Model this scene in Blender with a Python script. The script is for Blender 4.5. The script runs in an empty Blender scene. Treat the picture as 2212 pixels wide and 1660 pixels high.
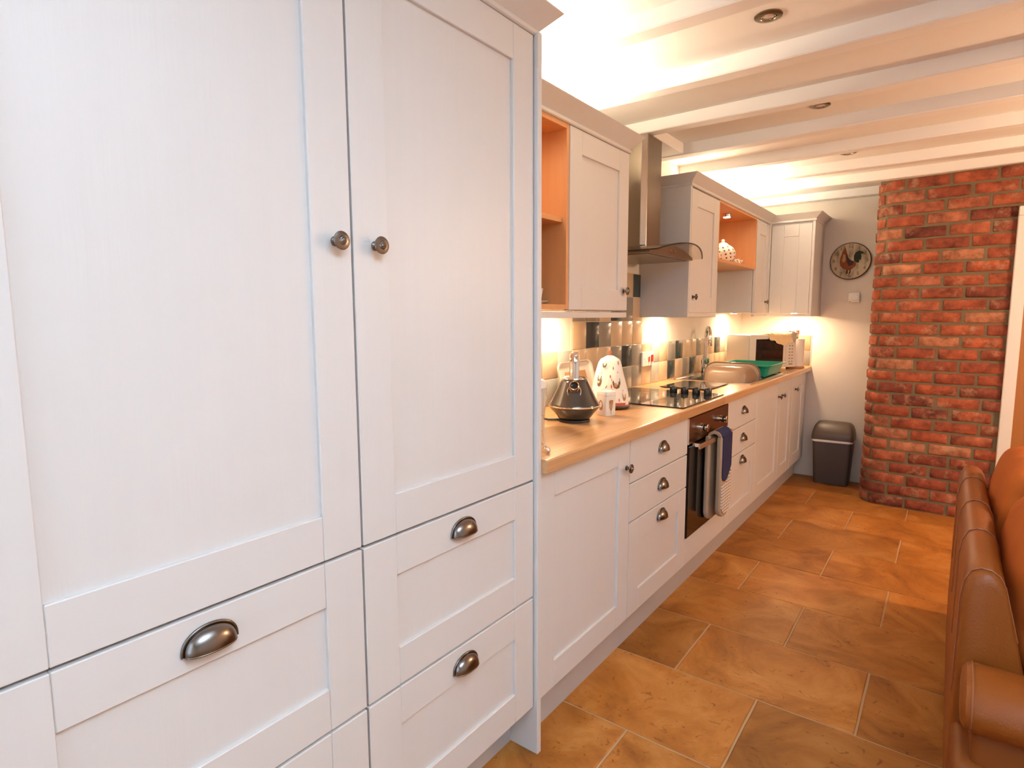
import bpy, bmesh, math, random
from mathutils import Vector, Matrix, noise
random.seed(7)
S = bpy.context.scene
C = S.collection
PI = math.pi

# ------------------------------------------------------------------ camera
FPX = 1259.93
YAW, PITCH, ROLL = 0.645464, 0.114668, -0.004051
CAMLOC = Vector((1.532, 0.0, 1.3175))
def make_camera():
    cy, sy, cp, sp = math.cos(YAW), math.sin(YAW), math.cos(PITCH), math.sin(PITCH)
    f = Vector((-sy*cp, cy*cp, -sp)); r = Vector((cy, sy, 0)); u = r.cross(f)
    c, s = math.cos(ROLL), math.sin(ROLL)
    r2 = c*r + s*u; u2 = -s*r + c*u
    m = Matrix.Identity(4)
    for i in range(3):
        m[i][0] = r2[i]; m[i][1] = u2[i]; m[i][2] = -f[i]; m[i][3] = CAMLOC[i]
    cd = bpy.data.cameras.new('camera'); cd.sensor_width = 36; cd.sensor_fit = 'HORIZONTAL'
    cd.lens = FPX/2212*36; cd.clip_start = 0.02
    co = bpy.data.objects.new('camera', cd); C.objects.link(co); co.matrix_world = m
    S.camera = co
make_camera()

# ------------------------------------------------------------------ world, exposure, added daylight
W = bpy.data.worlds.new('sky'); S.world = W; W.use_nodes = True
bg = W.node_tree.nodes['Background']; bg.inputs[0].default_value = (0.62, 0.78, 1.0, 1); bg.inputs[1].default_value = 1.5
S.view_settings.view_transform = 'Standard'
S.view_settings.look = 'None'
S.view_settings.gamma = 1.0
S.view_settings.use_curve_mapping = False
S.view_settings.exposure = 0.32

def area(name, loc, rot, sx, sy, power, col, spread=None):
    l = bpy.data.lights.new(name, 'AREA'); l.shape = 'RECTANGLE'; l.size = sx; l.size_y = sy
    l.energy = power; l.color = col
    if spread: l.spread = spread
    o = bpy.data.objects.new(name, l); C.objects.link(o); o.location = loc; o.rotation_euler = rot
    return o
def spot(name, loc, power, col, angle=2.6, blend=.6, r=.02, rot=(0, 0, 0)):
    l = bpy.data.lights.new(name, 'SPOT'); l.energy = power; l.color = col; l.spot_size = angle
    l.spot_blend = blend; l.shadow_soft_size = r
    o = bpy.data.objects.new(name, l); C.objects.link(o); o.location = loc; o.rotation_euler = rot
    return o
def point(name, loc, power, col, r=.05):
    l = bpy.data.lights.new(name, 'POINT'); l.energy = power; l.color = col; l.shadow_soft_size = r
    o = bpy.data.objects.new(name, l); C.objects.link(o); o.location = loc
    return o

WARM = (1.0, 0.72, 0.44)
WARM2 = (1.0, 0.68, 0.42)
COOL = (0.57, 0.785, 1.0)
# added daylight lamp, set in an added, unseen window behind the camera
area('added_daylight', (1.05, -1.42, 1.35), (PI/2, 0, PI), .9, 1.5, 62, COOL)

# ------------------------------------------------------------------ materials
MATS = {}
def nodes(name):
    m = bpy.data.materials.new(name); m.use_nodes = True
    nt = m.node_tree; b = nt.nodes['Principled BSDF']
    MATS[name] = m
    return m, nt, b
def lk(nt, a, b): nt.links.new(a, b)
def simple(name, col, rough=.5, metal=0, bump=0, bscale=60, var=0, vscale=4, coat=0, spec=None, stretch=(1, 1, 1)):
    m, nt, b = nodes(name)
    b.inputs['Base Color'].default_value = (*col, 1); b.inputs['Roughness'].default_value = rough
    b.inputs['Metallic'].default_value = metal
    if coat: b.inputs['Coat Weight'].default_value = coat; b.inputs['Coat Roughness'].default_value = .08
    if spec is not None: b.inputs['Specular IOR Level'].default_value = spec
    tc = nt.nodes.new('ShaderNodeTexCoord'); mp = nt.nodes.new('ShaderNodeMapping')
    mp.inputs['Scale'].default_value = stretch
    lk(nt, tc.outputs['Object'], mp.inputs['Vector'])
    if var:
        n = nt.nodes.new('ShaderNodeTexNoise'); n.inputs['Scale'].default_value = vscale; n.inputs['Detail'].default_value = 4
        lk(nt, mp.outputs[0], n.inputs['Vector'])
        mx = nt.nodes.new('ShaderNodeMix'); mx.data_type = 'RGBA'
        mx.inputs[6].default_value = (*[c*(1-var) for c in col], 1)
        mx.inputs[7].default_value = (*[min(1, c*(1+var)) for c in col], 1)
        lk(nt, n.outputs['Fac'], mx.inputs[0]); lk(nt, mx.outputs[2], b.inputs['Base Color'])
    if bump:
        n2 = nt.nodes.new('ShaderNodeTexNoise'); n2.inputs['Scale'].default_value = bscale; n2.inputs['Detail'].default_value = 5
        lk(nt, mp.outputs[0], n2.inputs['Vector'])
        bp = nt.nodes.new('ShaderNodeBump'); bp.inputs['Strength'].default_value = bump; bp.inputs['Distance'].default_value = .002
        lk(nt, n2.outputs['Fac'], bp.inputs['Height']); lk(nt, bp.outputs[0], b.inputs['Normal'])
    return m

paint = simple('painted_wood', (0.67, 0.645, 0.635), .42, bump=.18, bscale=9, var=.02, vscale=3, stretch=(14, 14, .7))
paint_h = simple('painted_wood_rail', (0.67, 0.645, 0.635), .42, bump=.12, bscale=9, stretch=(14, .7, 14))
plinth_shade_paint = simple('plinth_shade_paint', (0.50, 0.465, 0.455), .5)  # greyer board paint, darkened further for the shade of the recess
plaster = simple('plaster', (0.76, 0.69, 0.61), .9, bump=.08, bscale=40)
ceil_paint = simple('ceiling_paint', (0.87, 0.84, 0.80), .85, bump=.15, bscale=14, var=.015)
beam_paint = simple('beam_paint', (0.91, 0.885, 0.85), .6, bump=.25, bscale=8, stretch=(.5, 6, 6))
white_paint = simple('white_gloss', (0.80, 0.76, 0.70), .35)
pewter = simple('pewter', (0.21, 0.185, 0.17), .26, 1, var=.25, vscale=30)
chrome = simple('chrome', (0.80, 0.79, 0.78), .08, 1)
steel = simple('brushed_steel', (0.33, 0.285, 0.23), .34, 1, bump=.06, bscale=30, stretch=(.3, .3, 20))
steel_warm_reflect = simple('steel_warm_reflection', (0.80, 0.58, 0.40), .12, 1)  # spout steel tinted copper: a warm reflection put into the colour
sinksteel = simple('sink_steel', (0.62, 0.60, 0.58), .22, 1)
blackglass = simple('black_glass', (0.012, 0.012, 0.012), .04, 0, coat=.5)
ovenglass = simple('oven_glass', (0.006, 0.006, 0.007), .07, 0)
blackplastic = simple('black_plastic', (0.012, 0.012, 0.014), .3)
darkgap = simple('dark_gap', (0.03, 0.022, 0.018), .9)
kettleblack = simple('kettle_enamel', (0.045, 0.04, 0.036), .16, 0, coat=.6)
white_plastic = simple('white_plastic', (0.82, 0.80, 0.77), .3)
ivory_plastic = simple('ivory_plastic', (0.74, 0.66, 0.56), .4)
grey_plastic = simple('grey_plastic', (0.075, 0.062, 0.062), .45, bump=.1, bscale=300)
grey_plastic2 = simple('grey_plastic_lid', (0.105, 0.075, 0.06), .42, bump=.06, bscale=300)
beige_plastic = simple('beige_plastic', (0.27, 0.17, 0.11), .35)
beige_rim = simple('beige_plastic_rim', (0.13, 0.08, 0.05), .3)
green_plastic = simple('green_plastic', (0.012, 0.26, 0.17), .3)
ceramic = simple('white_ceramic', (0.82, 0.79, 0.74), .12, coat=.3)
clearish = simple('frosted_plastic', (0.72, 0.64, 0.54), .25)
oakpanel = simple('oak_carcase', (0.68, 0.33, 0.135), .45, var=.10, vscale=5, bump=.05, bscale=12, stretch=(8, 8, .6))
carcase_m = simple('dark_carcase', (0.11, 0.055, 0.032), .6)
oakdoor = simple('oak_door', (0.42, 0.17, 0.045), .4, var=.12, vscale=5, stretch=(8, 8, .6))
leather = simple('tan_leather', (0.23, 0.058, 0.006), .42, spec=.35, bump=.35, bscale=220, var=.12, vscale=5)
leather_in = simple('tan_leather_panel', (0.18, 0.045, 0.005), .5, spec=.3, bump=.5, bscale=18, var=.12, vscale=6)
suede = simple('tan_suede', (0.40, 0.095, 0.014), .8, spec=.2, bump=.5, bscale=14, var=.18, vscale=5)
piping = simple('leather_piping', (0.26, 0.075, 0.028), .45)
towel_yellow = simple('yellow_cloth', (0.84, 0.62, 0.34), .95, bump=.8, bscale=220)
towel_grey = simple('grey_cloth', (0.52, 0.47, 0.40), .95, bump=.8, bscale=220)
glove_beige = simple('glove_trim', (0.42, 0.30, 0.21), .95, bump=.5, bscale=200)
glove_blue = simple('glove_blue', (0.012, 0.016, 0.075), .9, bump=.3, bscale=250)
red_print = simple('red_print', (0.62, 0.05, 0.025), .8)
brown_print = simple('brown_print', (0.16, 0.085, 0.04), .8)
tan_print = simple('tan_print', (0.42, 0.22, 0.10), .8)
grey_print = simple('grey_print', (0.14, 0.125, 0.10), .8)
cream_print = simple('cream_print', (0.62, 0.52, 0.36), .8)
green_print = simple('green_print', (0.06, 0.15, 0.08), .8)
cosy_cloth = simple('cosy_cloth', (0.82, 0.77, 0.68), .95, bump=.4, bscale=60)
cosy_band = simple('cosy_band', (0.52, 0.12, 0.07), .95)
red_cord = simple('red_cord', (0.60, 0.12, 0.06), .9)
tin_white = simple('tin_white', (0.80, 0.76, 0.69), .3)
clock_rim = simple('clock_rim', (0.10, 0.045, 0.025), .5)
numeral = simple('clock_numeral', (0.10, 0.065, 0.04), .8)
rooster_red = simple('rooster_red', (0.22, 0.06, 0.022), .8, var=.5, vscale=22)
rooster_dark = simple('rooster_dark', (0.05, 0.025, 0.022), .8)
rooster_green = simple('rooster_green', (0.022, 0.035, 0.02), .8)
red_switch = simple('red_switch', (0.75, 0.03, 0.015), .35)
woodpale = simple('turned_wood', (0.50, 0.20, 0.07), .5)
oven_panel = simple('oven_steel_panel', (0.34, 0.21, 0.13), .24, 1)
handle_steel = simple('oven_handle_steel', (0.66, 0.52, 0.40), .35, 1)
downlight_metal = simple('downlight_nickel', (0.22, 0.19, 0.15), .3, 1)
bulb = simple('lamp_glass', (0.55, 0.45, 0.38), .12, 0)
mortar = simple('mortar', (0.19, 0.14, 0.08), .95, bump=.8, bscale=90, var=.25, vscale=12)
grout_floor = simple('floor_grout', (0.52, 0.33, 0.17), .9, bump=.3, bscale=120)
grout_tile = simple('tile_grout', (0.66, 0.56, 0.43), .8)
paper = simple('paper_towel', (0.80, 0.72, 0.64), .95, bump=.3, bscale=150)
window_white = simple('window_frame_white', (0.8, 0.8, 0.8), .4)
shade_cloth = simple('lampshade_cloth', (0.8, 0.66, 0.45), .9)

def emissive(name, col, s):
    m, nt, b = nodes(name)
    b.inputs['Base Color'].default_value = (*col, 1)
    b.inputs['Emission Color'].default_value = (*col, 1); b.inputs['Emission Strength'].default_value = s
    return m
puck_glow = emissive('puck_glow', (1.0, 0.97, 0.92), 14)
strip_glow = emissive('strip_glow', (1.0, 0.78, 0.5), 8)
shade_glow = emissive('bulb_glow', (1.0, 0.7, 0.4), 6)

def glass(name, col, rough, ior=1.45, mixw=1.0):
    m, nt, b = nodes(name)
    b.inputs['Base Color'].default_value = (*col, 1); b.inputs['Roughness'].default_value = rough
    b.inputs['Transmission Weight'].default_value = mixw; b.inputs['IOR'].default_value = ior
    return m
hoodglass = glass('hood_glass', (0.80, 0.74, 0.66), .02, 1.15)
clear_plastic = glass('clear_plastic', (0.92, 0.93, 0.93), .12, 1.2, .75)
pane_glass = glass('pane_glass', (1, 1, 1), 0, 1.05)

def worktop_mat():
    m, nt, b = nodes('beech_block_worktop')
    tc = nt.nodes.new('ShaderNodeTexCoord')
    mp = nt.nodes.new('ShaderNodeMapping'); mp.inputs['Rotation'].default_value = (0, 0, PI/2)
    lk(nt, tc.outputs['Object'], mp.inputs['Vector'])
    br = nt.nodes.new('ShaderNodeTexBrick'); br.inputs['Scale'].default_value = 1.0
    br.inputs['Brick Width'].default_value = .62; br.inputs['Row Height'].default_value = .062
    br.inputs['Mortar Size'].default_value = .0006; br.inputs['Bias'].default_value = 0
    br.inputs['Color1'].default_value = (0.56, 0.31, 0.145, 1); br.inputs['Color2'].default_value = (0.64, 0.37, 0.18, 1)
    br.inputs['Mortar'].default_value = (0.50, 0.27, 0.12, 1)
    lk(nt, mp.outputs[0], br.inputs['Vector'])
    mp2 = nt.nodes.new('ShaderNodeMapping'); mp2.inputs['Scale'].default_value = (60, 3, 60)
    lk(nt, tc.outputs['Object'], mp2.inputs['Vector'])
    n = nt.nodes.new('ShaderNodeTexNoise'); n.inputs['Scale'].default_value = 1.2; n.inputs['Detail'].default_value = 6
    lk(nt, mp2.outputs[0], n.inputs['Vector'])
    mx = nt.nodes.new('ShaderNodeMix'); mx.data_type = 'RGBA'; mx.blend_type = 'MULTIPLY'; mx.inputs[0].default_value = .5
    cr = nt.nodes.new('ShaderNodeValToRGB'); cr.color_ramp.elements[0].color = (.75, .68, .6, 1); cr.color_ramp.elements[0].position = .3
    cr.color_ramp.elements[1].color = (1, 1, 1, 1); cr.color_ramp.elements[1].position = .65
    lk(nt, n.outputs['Fac'], cr.inputs[0])
    lk(nt, br.outputs['Color'], mx.inputs[6]); lk(nt, cr.outputs[0], mx.inputs[7]); lk(nt, mx.outputs[2], b.inputs['Base Color'])
    b.inputs['Roughness'].default_value = .24
    return m
worktop_m = worktop_mat()

def stone_mat():
    m, nt, b = nodes('floor_stone')
    tc = nt.nodes.new('ShaderNodeTexCoord'); oi = nt.nodes.new('ShaderNodeObjectInfo')
    ad = nt.nodes.new('ShaderNodeVectorMath'); ad.operation = 'MULTIPLY_ADD'
    cb = nt.nodes.new('ShaderNodeCombineXYZ')
    for i in range(3): lk(nt, oi.outputs['Random'], cb.inputs[i])
    lk(nt, cb.outputs[0], ad.inputs[0]); ad.inputs[1].default_value = (37, 53, 11); lk(nt, tc.outputs['Object'], ad.inputs[2])
    n1 = nt.nodes.new('ShaderNodeTexNoise'); n1.inputs['Scale'].default_value = 3.2; n1.inputs['Detail'].default_value = 7; n1.inputs['Distortion'].default_value = 1.4; n1.inputs['Roughness'].default_value = .62
    lk(nt, ad.outputs[0], n1.inputs['Vector'])
    cr = nt.nodes.new('ShaderNodeValToRGB'); e = cr.color_ramp.elements
    e[0].position = .27; e[0].color = (0.25, 0.078, 0.013, 1); e[1].position = .74; e[1].color = (0.62, 0.28, 0.075, 1)
    x = e.new(.5); x.color = (0.45, 0.165, 0.030, 1)
    lk(nt, n1.outputs['Fac'], cr.inputs[0])
    hs = nt.nodes.new('ShaderNodeHueSaturation')
    mr = nt.nodes.new('ShaderNodeMapRange'); mr.inputs[3].default_value = .78; mr.inputs[4].default_value = 1.12
    lk(nt, oi.outputs['Random'], mr.inputs[0]); lk(nt, mr.outputs[0], hs.inputs['Value']); lk(nt, cr.outputs[0], hs.inputs['Color'])
    # small dark flecks
    n2 = nt.nodes.new('ShaderNodeTexNoise'); n2.inputs['Scale'].default_value = 26; n2.inputs['Detail'].default_value = 3; n2.inputs['Distortion'].default_value = 2
    lk(nt, ad.outputs[0], n2.inputs['Vector'])
    cr2 = nt.nodes.new('ShaderNodeValToRGB'); cr2.color_ramp.elements[0].position = .27; cr2.color_ramp.elements[0].color = (.5, .38, .3, 1)
    cr2.color_ramp.elements[1].position = .38; cr2.color_ramp.elements[1].color = (1, 1, 1, 1)
    lk(nt, n2.outputs['Fac'], cr2.inputs[0])
    mx = nt.nodes.new('ShaderNodeMix'); mx.data_type = 'RGBA'; mx.blend_type = 'MULTIPLY'; mx.inputs[0].default_value = .8
    lk(nt, hs.outputs[0], mx.inputs[6]); lk(nt, cr2.outputs[0], mx.inputs[7]); lk(nt, mx.outputs[2], b.inputs['Base Color'])
    b.inputs['Roughness'].default_value = .46; b.inputs['Specular IOR Level'].default_value = .32
    bp = nt.nodes.new('ShaderNodeBump'); bp.inputs['Strength'].default_value = .25; bp.inputs['Distance'].default_value = .003
    lk(nt, n1.outputs['Fac'], bp.inputs['Height']); lk(nt, bp.outputs[0], b.inputs['Normal'])
    return m
stone = stone_mat()

def brick_mat():
    m, nt, b = nodes('old_brick')
    tc = nt.nodes.new('ShaderNodeTexCoord'); oi = nt.nodes.new('ShaderNodeObjectInfo')
    cr = nt.nodes.new('ShaderNodeValToRGB'); e = cr.color_ramp.elements
    cols = [(0, (0.181, 0.039, 0.022)), (.2, (0.297, 0.063, 0.028)), (.45, (0.377, 0.081, 0.032)), (.65, (0.435, 0.106, 0.042)), (.82, (0.362, 0.105, 0.053)), (.95, (0.478, 0.182, 0.091))]
    e[0].position = 0; e[0].color = (*cols[0][1], 1); e[1].position = .95; e[1].color = (*cols[-1][1], 1)
    for p, c in cols[1:-1]:
        x = e.new(p); x.color = (*c, 1)
    lk(nt, oi.outputs['Random'], cr.inputs[0])
    cb = nt.nodes.new('ShaderNodeCombineXYZ')
    for i in range(3): lk(nt, oi.outputs['Random'], cb.inputs[i])
    ad = nt.nodes.new('ShaderNodeVectorMath'); ad.operation = 'MULTIPLY_ADD'; ad.inputs[1].default_value = (91, 47, 23)
    lk(nt, cb.outputs[0], ad.inputs[0]); lk(nt, tc.outputs['Object'], ad.inputs[2])
    n1 = nt.nodes.new('ShaderNodeTexNoise'); n1.inputs['Scale'].default_value = 14; n1.inputs['Detail'].default_value = 6; n1.inputs['Roughness'].default_value = .65
    lk(nt, ad.outputs[0], n1.inputs['Vector'])
    r1 = nt.nodes.new('ShaderNodeValToRGB'); r1.color_ramp.elements[0].position = .33; r1.color_ramp.elements[0].color = (.42, .36, .36, 1)
    r1.color_ramp.elements[1].position = .68; r1.color_ramp.elements[1].color = (1.3, 1.35, 1.35, 1)
    lk(nt, n1.outputs['Fac'], r1.inputs[0])
    mx = nt.nodes.new('ShaderNodeMix'); mx.data_type = 'RGBA'; mx.blend_type = 'MULTIPLY'; mx.inputs[0].default_value = 1
    lk(nt, cr.outputs[0], mx.inputs[6]); lk(nt, r1.outputs[0], mx.inputs[7])
    # pale lime smears
    n2 = nt.nodes.new('ShaderNodeTexNoise'); n2.inputs['Scale'].default_value = 8; n2.inputs['Detail'].default_value = 8; n2.inputs['Roughness'].default_value = .7
    lk(nt, ad.outputs[0], n2.inputs['Vector'])
    r2 = nt.nodes.new('ShaderNodeValToRGB'); r2.color_ramp.elements[0].position = .55; r2.color_ramp.elements[0].color = (0, 0, 0, 1)
    r2.color_ramp.elements[1].position = .70; r2.color_ramp.elements[1].color = (.75, .75, .75, 1)
    lk(nt, n2.outputs['Fac'], r2.inputs[0])
    m2 = nt.nodes.new('ShaderNodeMix'); m2.data_type = 'RGBA'; m2.inputs[7].default_value = (0.50, 0.30, 0.17, 1)
    lk(nt, r2.outputs[0], m2.inputs[0]); lk(nt, mx.outputs[2], m2.inputs[6]); lk(nt, m2.outputs[2], b.inputs['Base Color'])
    b.inputs['Roughness'].default_value = .8
    bp = nt.nodes.new('ShaderNodeBump'); bp.inputs['Strength'].default_value = .7; bp.inputs['Distance'].default_value = .004
    lk(nt, n1.outputs['Fac'], bp.inputs['Height']); lk(nt, bp.outputs[0], b.inputs['Normal'])
    return m
brick_m = brick_mat()

TILE = {}
for k, c in dict(c=(0.60, 0.44, 0.29), p=(0.42, 0.42, 0.37), g=(0.27, 0.245, 0.21), d=(0.038, 0.052, 0.056), t=(0.40, 0.27, 0.165)).items():
    TILE[k] = simple('glazed_tile_' + dict(c='cream', p='pale_blue', g='grey', d='slate', t='tan')[k], c, .16, var=.08, vscale=9, bump=.12, bscale=9)

def grid_mat():
    m, nt, b = nodes('check_cloth')
    tc = nt.nodes.new('ShaderNodeTexCoord'); mp = nt.nodes.new('ShaderNodeMapping')
    mp.inputs['Rotation'].default_value = (0, PI/2, 0)
    lk(nt, tc.outputs['Object'], mp.inputs['Vector'])
    sp = nt.nodes.new('ShaderNodeSeparateXYZ'); lk(nt, tc.outputs['Object'], sp.inputs[0])
    outs = []
    for ax in (1, 2):
        mu = nt.nodes.new('ShaderNodeMath'); mu.operation = 'MULTIPLY'; mu.inputs[1].default_value = 1/.0155
        lk(nt, sp.outputs[ax], mu.inputs[0])
        fr = nt.nodes.new('ShaderNodeMath'); fr.operation = 'FRACT'; lk(nt, mu.outputs[0], fr.inputs[0])
        lt = nt.nodes.new('ShaderNodeMath'); lt.operation = 'LESS_THAN'; lt.inputs[1].default_value = .2
        lk(nt, fr.outputs[0], lt.inputs[0]); outs.append(lt)
    mxm = nt.nodes.new('ShaderNodeMath'); mxm.operation = 'MAXIMUM'
    lk(nt, outs[0].outputs[0], mxm.inputs[0]); lk(nt, outs[1].outputs[0], mxm.inputs[1])
    mx = nt.nodes.new('ShaderNodeMix'); mx.data_type = 'RGBA'; mx.inputs[6].default_value = (0.78, 0.72, 0.66, 1); mx.inputs[7].default_value = (0.20, 0.12, 0.09, 1)
    lk(nt, mxm.outputs[0], mx.inputs[0]); lk(nt, mx.outputs[2], b.inputs['Base Color']); b.inputs['Roughness'].default_value = .95
    return m
check = grid_mat()

def clock_face_mat():
    m, nt, b = nodes('aged_clock_face')
    tc = nt.nodes.new('ShaderNodeTexCoord')
    n = nt.nodes.new('ShaderNodeTexNoise'); n.inputs['Scale'].default_value = 16; n.inputs['Detail'].default_value = 6
    mp = nt.nodes.new('ShaderNodeMapping'); mp.inputs['Scale'].default_value = (1.6, 1, .5); lk(nt, tc.outputs['Object'], mp.inputs[0]); lk(nt, mp.outputs[0], n.inputs['Vector'])
    cr = nt.nodes.new('ShaderNodeValToRGB'); e = cr.color_ramp.elements
    e[0].position = .32; e[0].color = (0.22, 0.16, 0.10, 1); e[1].position = .55; e[1].color = (0.52, 0.42, 0.29, 1)
    lk(nt, n.outputs['Fac'], cr.inputs[0]); lk(nt, cr.outputs[0], b.inputs['Base Color']); b.inputs['Roughness'].default_value = .7
    return m
clock_face = clock_face_mat()

# ------------------------------------------------------------------ mesh helpers (world coordinates)
def new(): return bmesh.new()
def box(bm, x0, x1, y0, y1, z0, z1, bev=0, seg=1):
    if x0 > x1: x0, x1 = x1, x0
    if y0 > y1: y0, y1 = y1, y0
    if z0 > z1: z0, z1 = z1, z0
    r = bmesh.ops.create_cube(bm, size=1)
    vs = r['verts']
    for v in vs:
        v.co = Vector(((x0+x1)/2 + v.co.x*(x1-x0), (y0+y1)/2 + v.co.y*(y1-y0), (z0+z1)/2 + v.co.z*(z1-z0)))
    if bev:
        es = list({e for v in vs for e in v.link_edges})
        bmesh.ops.bevel(bm, geom=es, offset=bev, segments=seg, profile=.5, affect='EDGES')
    return bm
def prism(bm, pts, axis, a0, a1):
    """polygon pts (2D in the two other axes, in order) extruded along axis 0/1/2 from a0 to a1"""
    def mk(p, a):
        if axis == 0: return (a, p[0], p[1])
        if axis == 1: return (p[0], a, p[1])
        return (p[0], p[1], a)
    A = [bm.verts.new(mk(p, a0)) for p in pts]; B = [bm.verts.new(mk(p, a1)) for p in pts]
    n = len(pts)
    fs = [bm.faces.new(A), bm.faces.new(B[::-1])]
    for i in range(n):
        fs.append(bm.faces.new((A[i], B[i], B[(i+1) % n], A[(i+1) % n])))
    bmesh.ops.recalc_face_normals(bm, faces=fs)
    return bm
def lathe(bm, prof, c, axis=2, n=32, cap=True):
    """prof: list of (radius, height) along axis from centre c"""
    rings = []
    for r, h in prof:
        ring = []
        for i in range(n):
            a = 2*PI*i/n; u, v = r*math.cos(a), r*math.sin(a)
            if axis == 2: co = (c[0]+u, c[1]+v, c[2]+h)
            elif axis == 0: co = (c[0]+h, c[1]+u, c[2]+v)
            else: co = (c[0]+u, c[1]+h, c[2]+v)
            ring.append(bm.verts.new(co))
        rings.append(ring)
    fs = []
    for a, b in zip(rings, rings[1:]):
        for i in range(n):
            fs.append(bm.faces.new((a[i], a[(i+1) % n], b[(i+1) % n], b[i])))
    if cap:
        fs.append(bm.faces.new(rings[0][::-1])); fs.append(bm.faces.new(rings[-1]))
    bmesh.ops.recalc_face_normals(bm, faces=fs)
    return bm
def tube(bm, path, r, n=10, closed=False):
    P = [Vector(p) for p in path]; rings = []
    m = len(P); up = Vector((0, 0, 1)); prev = None
    for i, p in enumerate(P):
        if closed: t = P[(i+1) % m]-P[i-1]
        elif i == 0: t = P[1]-P[0]
        elif i == m-1: t = P[-1]-P[-2]
        else: t = P[i+1]-P[i-1]
        t.normalize()
        if prev is None:
            a = t.cross(up)
            if a.length < .05: a = t.cross(Vector((1, 0, 0)))
        else: a = prev - t*prev.dot(t)
        a.normalize(); prev = a; b = t.cross(a)
        rr = r[i] if isinstance(r, (list, tuple)) else r
        rings.append([bm.verts.new(p + a*rr*math.cos(2*PI*k/n) + b*rr*math.sin(2*PI*k/n)) for k in range(n)])
    fs = []
    pairs = list(zip(rings, rings[1:])) + ([(rings[-1], rings[0])] if closed else [])
    for A, B in pairs:
        for k in range(n):
            fs.append(bm.faces.new((A[k], A[(k+1) % n], B[(k+1) % n], B[k])))
    if not closed:
        fs.append(bm.faces.new(rings[0][::-1])); fs.append(bm.faces.new(rings[-1]))
    bmesh.ops.recalc_face_normals(bm, faces=fs)
    return bm
def loft(bm, rings, cap0=True, cap1=True, wrap=True):
    R = [[bm.verts.new(p) for p in ring] for ring in rings]; fs = []
    n = len(R[0])
    for A, B in zip(R, R[1:]):
        for k in range(n if wrap else n-1):
            fs.append(bm.faces.new((A[k], A[(k+1) % n], B[(k+1) % n], B[k])))
    if cap0: fs.append(bm.faces.new(R[0][::-1]))
    if cap1: fs.append(bm.faces.new(R[-1]))
    bmesh.ops.recalc_face_normals(bm, faces=fs)
    return bm
def rrect(cx, cy, hx, hy, r, n=5):
    pts = []
    for sx, sy, a0 in ((1, 1, 0), (-1, 1, PI/2), (-1, -1, PI), (1, -1, 1.5*PI)):
        for i in range(n+1):
            a = a0 + PI/2*i/n
            pts.append((cx + sx*(hx-r) + r*math.cos(a), cy + sy*(hy-r) + r*math.sin(a)))
    return pts
def puff(bm, c, h, ex=.45, n=28, m=16, wob=0, rot=None, seed=0):
    """super-ellipsoid pillow"""
    rnd = random.Random(seed)
    ph = [rnd.uniform(0, 6.28) for _ in range(6)]
    sg = lambda x, e: math.copysign(abs(x)**e, x)
    rings = []
    for j in range(1, m):
        t = -PI/2 + PI*j/m; ring = []
        for i in range(n):
            a = 2*PI*i/n
            x = sg(math.cos(t), ex)*sg(math.cos(a), ex); y = sg(math.cos(t), ex)*sg(math.sin(a), ex); z = sg(math.sin(t), .8)
            k = 1 + wob*(math.sin(3*a+ph[0]+2*t)*.5 + math.sin(5*a+ph[1])*.3 + math.sin(4*t+ph[2]+a)*.4)
            v = Vector((x*h[0]*k, y*h[1]*k, z*h[2]*k))
            if wob:
                q = Vector((x*h[0], y*h[1], z*h[2]))*7 + Vector((seed*3.1, 0, 0))
                v *= 1 + wob*(1.6*noise.noise(q) + .9*noise.noise(q*2.3))
            if rot: v = rot @ v
            ring.append(Vector(c)+v)
        rings.append(ring)
    return loft(bm, rings)

WLOC = {}
def finish(bm, smooth=None):
    me = bpy.data.meshes.new('m')
    bmesh.ops.remove_doubles(bm, verts=bm.verts[:], dist=1e-6)
    bm.to_mesh(me); bm.free()
    if smooth is not None and len(me.polygons):
        me.polygons.foreach_set('use_smooth', [True]*len(me.polygons))
        if smooth < 3: me.set_sharp_from_angle(angle=smooth)
    return me
def link(name, data, parent, wloc):
    o = bpy.data.objects.new(name, data); C.objects.link(o)
    if parent is not None:
        o.parent = parent; o.location = Vector(wloc)-WLOC[parent.name]
    else: o.location = wloc
    WLOC[o.name] = Vector(wloc)
    return o
def obj(name, bm, mat, parent=None, smooth=None):
    lo = Vector((1e9,)*3); hi = -lo
    for v in bm.verts:
        for i in range(3):
            lo[i] = min(lo[i], v.co[i]); hi[i] = max(hi[i], v.co[i])
    c = Vector(((lo.x+hi.x)/2, (lo.y+hi.y)/2, lo.z))
    for v in bm.verts: v.co -= c
    me = finish(bm, smooth); me.name = name; me.materials.append(mat)
    return link(name, me, parent, c)
def inst(name, me, wloc, parent): return link(name, me, parent, wloc)
def tag(o, label, cat, group=None, kind=None):
    o['label'] = label; o['category'] = cat
    if group: o['group'] = group
    if kind: o['kind'] = kind
    return o
def thing(name, loc, label, cat, group=None):
    o = link(name, None, None, loc); o.empty_display_size = .05
    return tag(o, label, cat, group)
def b(x0, x1, y0, y1, z0, z1, bev=0, seg=1): return box(new(), x0, x1, y0, y1, z0, z1, bev, seg)
SM = .6

# ------------------------------------------------------------------ setting
XW = 0.07          # face of the kitchen wall
YE = 5.25          # face of the far wall
YN = -1.5          # face of the wall behind the camera
XR = 3.9
ZB, ZC = 2.209, 2.267

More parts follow.
